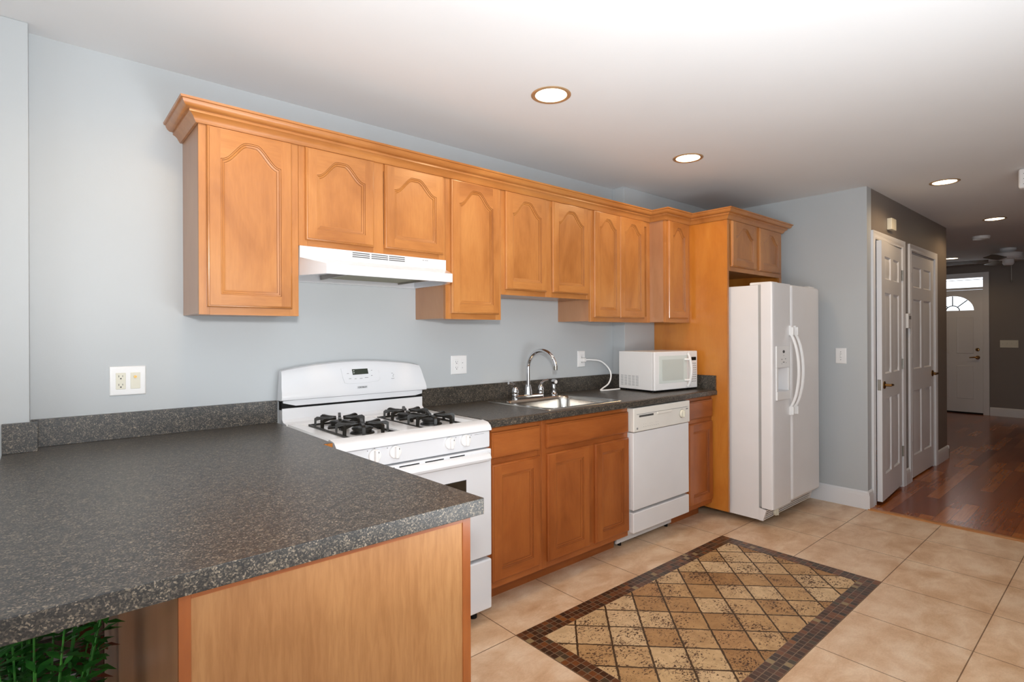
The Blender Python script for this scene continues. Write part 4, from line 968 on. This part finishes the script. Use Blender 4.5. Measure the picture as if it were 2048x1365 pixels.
for loc, lb in (((3.144, -0.797, CZ), 'second lit recessed ceiling light, in front of the crown over the microwave'),
                ((5.112, -1.732, CZ), 'lit recessed ceiling light just outside the ajar closet door'),
                ((7.158, -1.738, CZ), 'lit recessed ceiling light in the hall before the smoke detector'),
                ((10.45, -0.80, CZ), 'farthest lit recessed ceiling light, half hidden by the closet wall corner'),
                ((0.50, -0.93, CZ), 'lit recessed ceiling light over the peninsula, above the photo frame')):
    c = copy_tree(r0); c.location = loc; c['label'] = lb
t = thing('smoke_detector', (8.335, -1.459, CZ), 'round white smoke detector on the hall ceiling', 'smoke detector')
m = MB(); m.lathe((8.335, -1.459, CZ), [(0.085, -0.0005), (0.085, -0.018), (0.075, -0.034), (0.0, -0.036)], 'z', 24); m.build('case', 'white_plastic', t)
# device at the right edge of the photo
t = thing('alarm_box', (5.13, -2.21, CZ), 'white louvred plastic box on the ceiling at the right edge', 'alarm')
m = MB(); m.box(5.100, 5.170, -2.300, -2.138, CZ - 0.136, CZ - 0.0005, 0.014, 3); cb = m.build('case', 'white_plastic', t)
m = MB()
for k in range(3): m.box(5.098, 5.101, -2.290, -2.165, CZ - 0.040 - k * 0.035, CZ - 0.035 - k * 0.035)
m.build('louvre', 'grey_mark', cb)
# ceiling fan
FXc, FYc = 9.80, -1.52
t = thing('ceiling_fan', (FXc, FYc, CZ), 'white flush ceiling fan with wooden blades in the far room', 'ceiling fan')
m = MB(); m.lathe((FXc, FYc, CZ), [(0.085, -0.0005), (0.085, -0.030), (0.060, -0.048), (0.055, -0.055)], 'z', 24); m.build('canopy', 'white_trim', t)
m = MB(); m.lathe((FXc, FYc, CZ), [(0.055, -0.050), (0.14, -0.062), (0.152, -0.075), (0.152, -0.118), (0.13, -0.140), (0.06, -0.150)], 'z', 28); m.build('motor_housing', 'white_trim', t)
m = MB(); m.lathe((FXc, FYc, CZ), [(0.06, -0.148), (0.062, -0.200), (0.045, -0.225), (0.0, -0.228)], 'z', 20); m.build('switch_housing', 'white_trim', t)
for k in range(5):
    a_ = R(98 + 72 * k); ca, sa = math.cos(a_), math.sin(a_)
    def P3(r_, w__, z_): return (FXc + ca * r_ - sa * w__, FYc + sa * r_ + ca * w__, z_)
    m = MB(); L = []
    for r_, hw in ((0.20, 0.045), (0.24, 0.058), (0.60, 0.068), (0.645, 0.055), (0.66, 0.03)):
        L.append([P3(r_, -hw, CZ - 0.166), P3(r_, hw, CZ - 0.144), P3(r_, hw, CZ - 0.138), P3(r_, -hw, CZ - 0.160)])
    m.loft(L); bl = m.build('blade', 'espresso', t)
    m = MB(); m.loft([[P3(r_, -hw, CZ - 0.150), P3(r_, hw, CZ - 0.146), P3(r_, hw, CZ - 0.140), P3(r_, -hw, CZ - 0.144)] for r_, hw in ((0.09, 0.02), (0.16, 0.014), (0.215, 0.035))]); m.build('blade_arm', 'white_trim', bl)
m = MB(); m.tube([(FXc, FYc - 0.03, CZ - 0.22), (FXc, FYc - 0.03, CZ - 0.42)], 0.003, 6); m.lathe((FXc, FYc - 0.03, CZ - 0.455), [(0.004, 0.035), (0.012, 0.025), (0.012, 0.005), (0.0, 0.0)], 'z', 10); m.build('pull_chain', 'nickel', t)

# ------------------------------------------------------------------ under the overhang
pl = thing('potted_plant', (0.0, -1.15, 0), 'bushy green plant with a few reddish leaves under the worktop overhang', 'potted plant')
m = MB(); m.lathe((0.0, -1.15, 0), [(0.08, 0.0), (0.11, 0.20), (0.116, 0.22), (0.104, 0.22), (0.10, 0.19), (0.0, 0.19)], 'z', 20); m.build('pot', 'terracotta', pl)
m = MB(); lf = MB()
for k in range(24):
    a_ = random.uniform(0, 2 * PI); le = random.uniform(0.02, 0.14); hz = random.uniform(0.62, 0.86)
    base = Vector((0.02 * math.cos(a_), -1.15 + 0.02 * math.sin(a_), 0.19)); tip = Vector((le * math.cos(a_), -1.15 + le * math.sin(a_), hz))
    mid = (base + tip) / 2 + Vector((0, 0, 0.05))
    m.tube([base, mid, tip], [0.003, 0.0025, 0.0015], 5)
    red = 1 if k in (4, 9, 15) else 0
    for q in range(46):
        c0 = base.lerp(tip, 0.35 + 0.65 * q / 45); b_ = random.uniform(0, 2 * PI); L_ = random.uniform(0.03, 0.055)
        dv = Vector((math.cos(b_), math.sin(b_), random.uniform(-0.3, 0.6))).normalized(); sd = dv.cross(Vector((0, 0, 1))).normalized() * L_ * 0.20; upv = Vector((0, 0, L_ * 0.08))
        bmv = [lf.bm.verts.new(c0 + p_) for p_ in (Vector(), dv * L_ * 0.5 + sd + upv, dv * L_, dv * L_ * 0.5 - sd + upv)]
        f_ = lf.bm.faces.new(bmv); f_.material_index = red
m.build('stem', 'leaf', pl); lf.build('foliage', ['leaf', 'leafred'], pl)
sb = thing('stool', (0.03, -0.50, 0), 'dark brown wooden stool tucked under the worktop behind the plant', 'stool')
m = MB(); m.box(-0.13, 0.16, -0.65, -0.35, 0.60, 0.635, 0.01); m.build('seat', 'espresso', sb)
for a in (-0.12, 0.10):
    for b in (-0.64, -0.40): m = MB(); m.box(a, a + 0.05, b, b + 0.045, 0.0, 0.60, 0.004); m.build('leg', 'espresso', sb)
for z_ in (0.24, 0.42):
    for b in (-0.63, -0.39): m = MB(); m.box(-0.07, 0.10, b, b + 0.022, z_, z_ + 0.05); m.build('stretcher', 'espresso', sb)
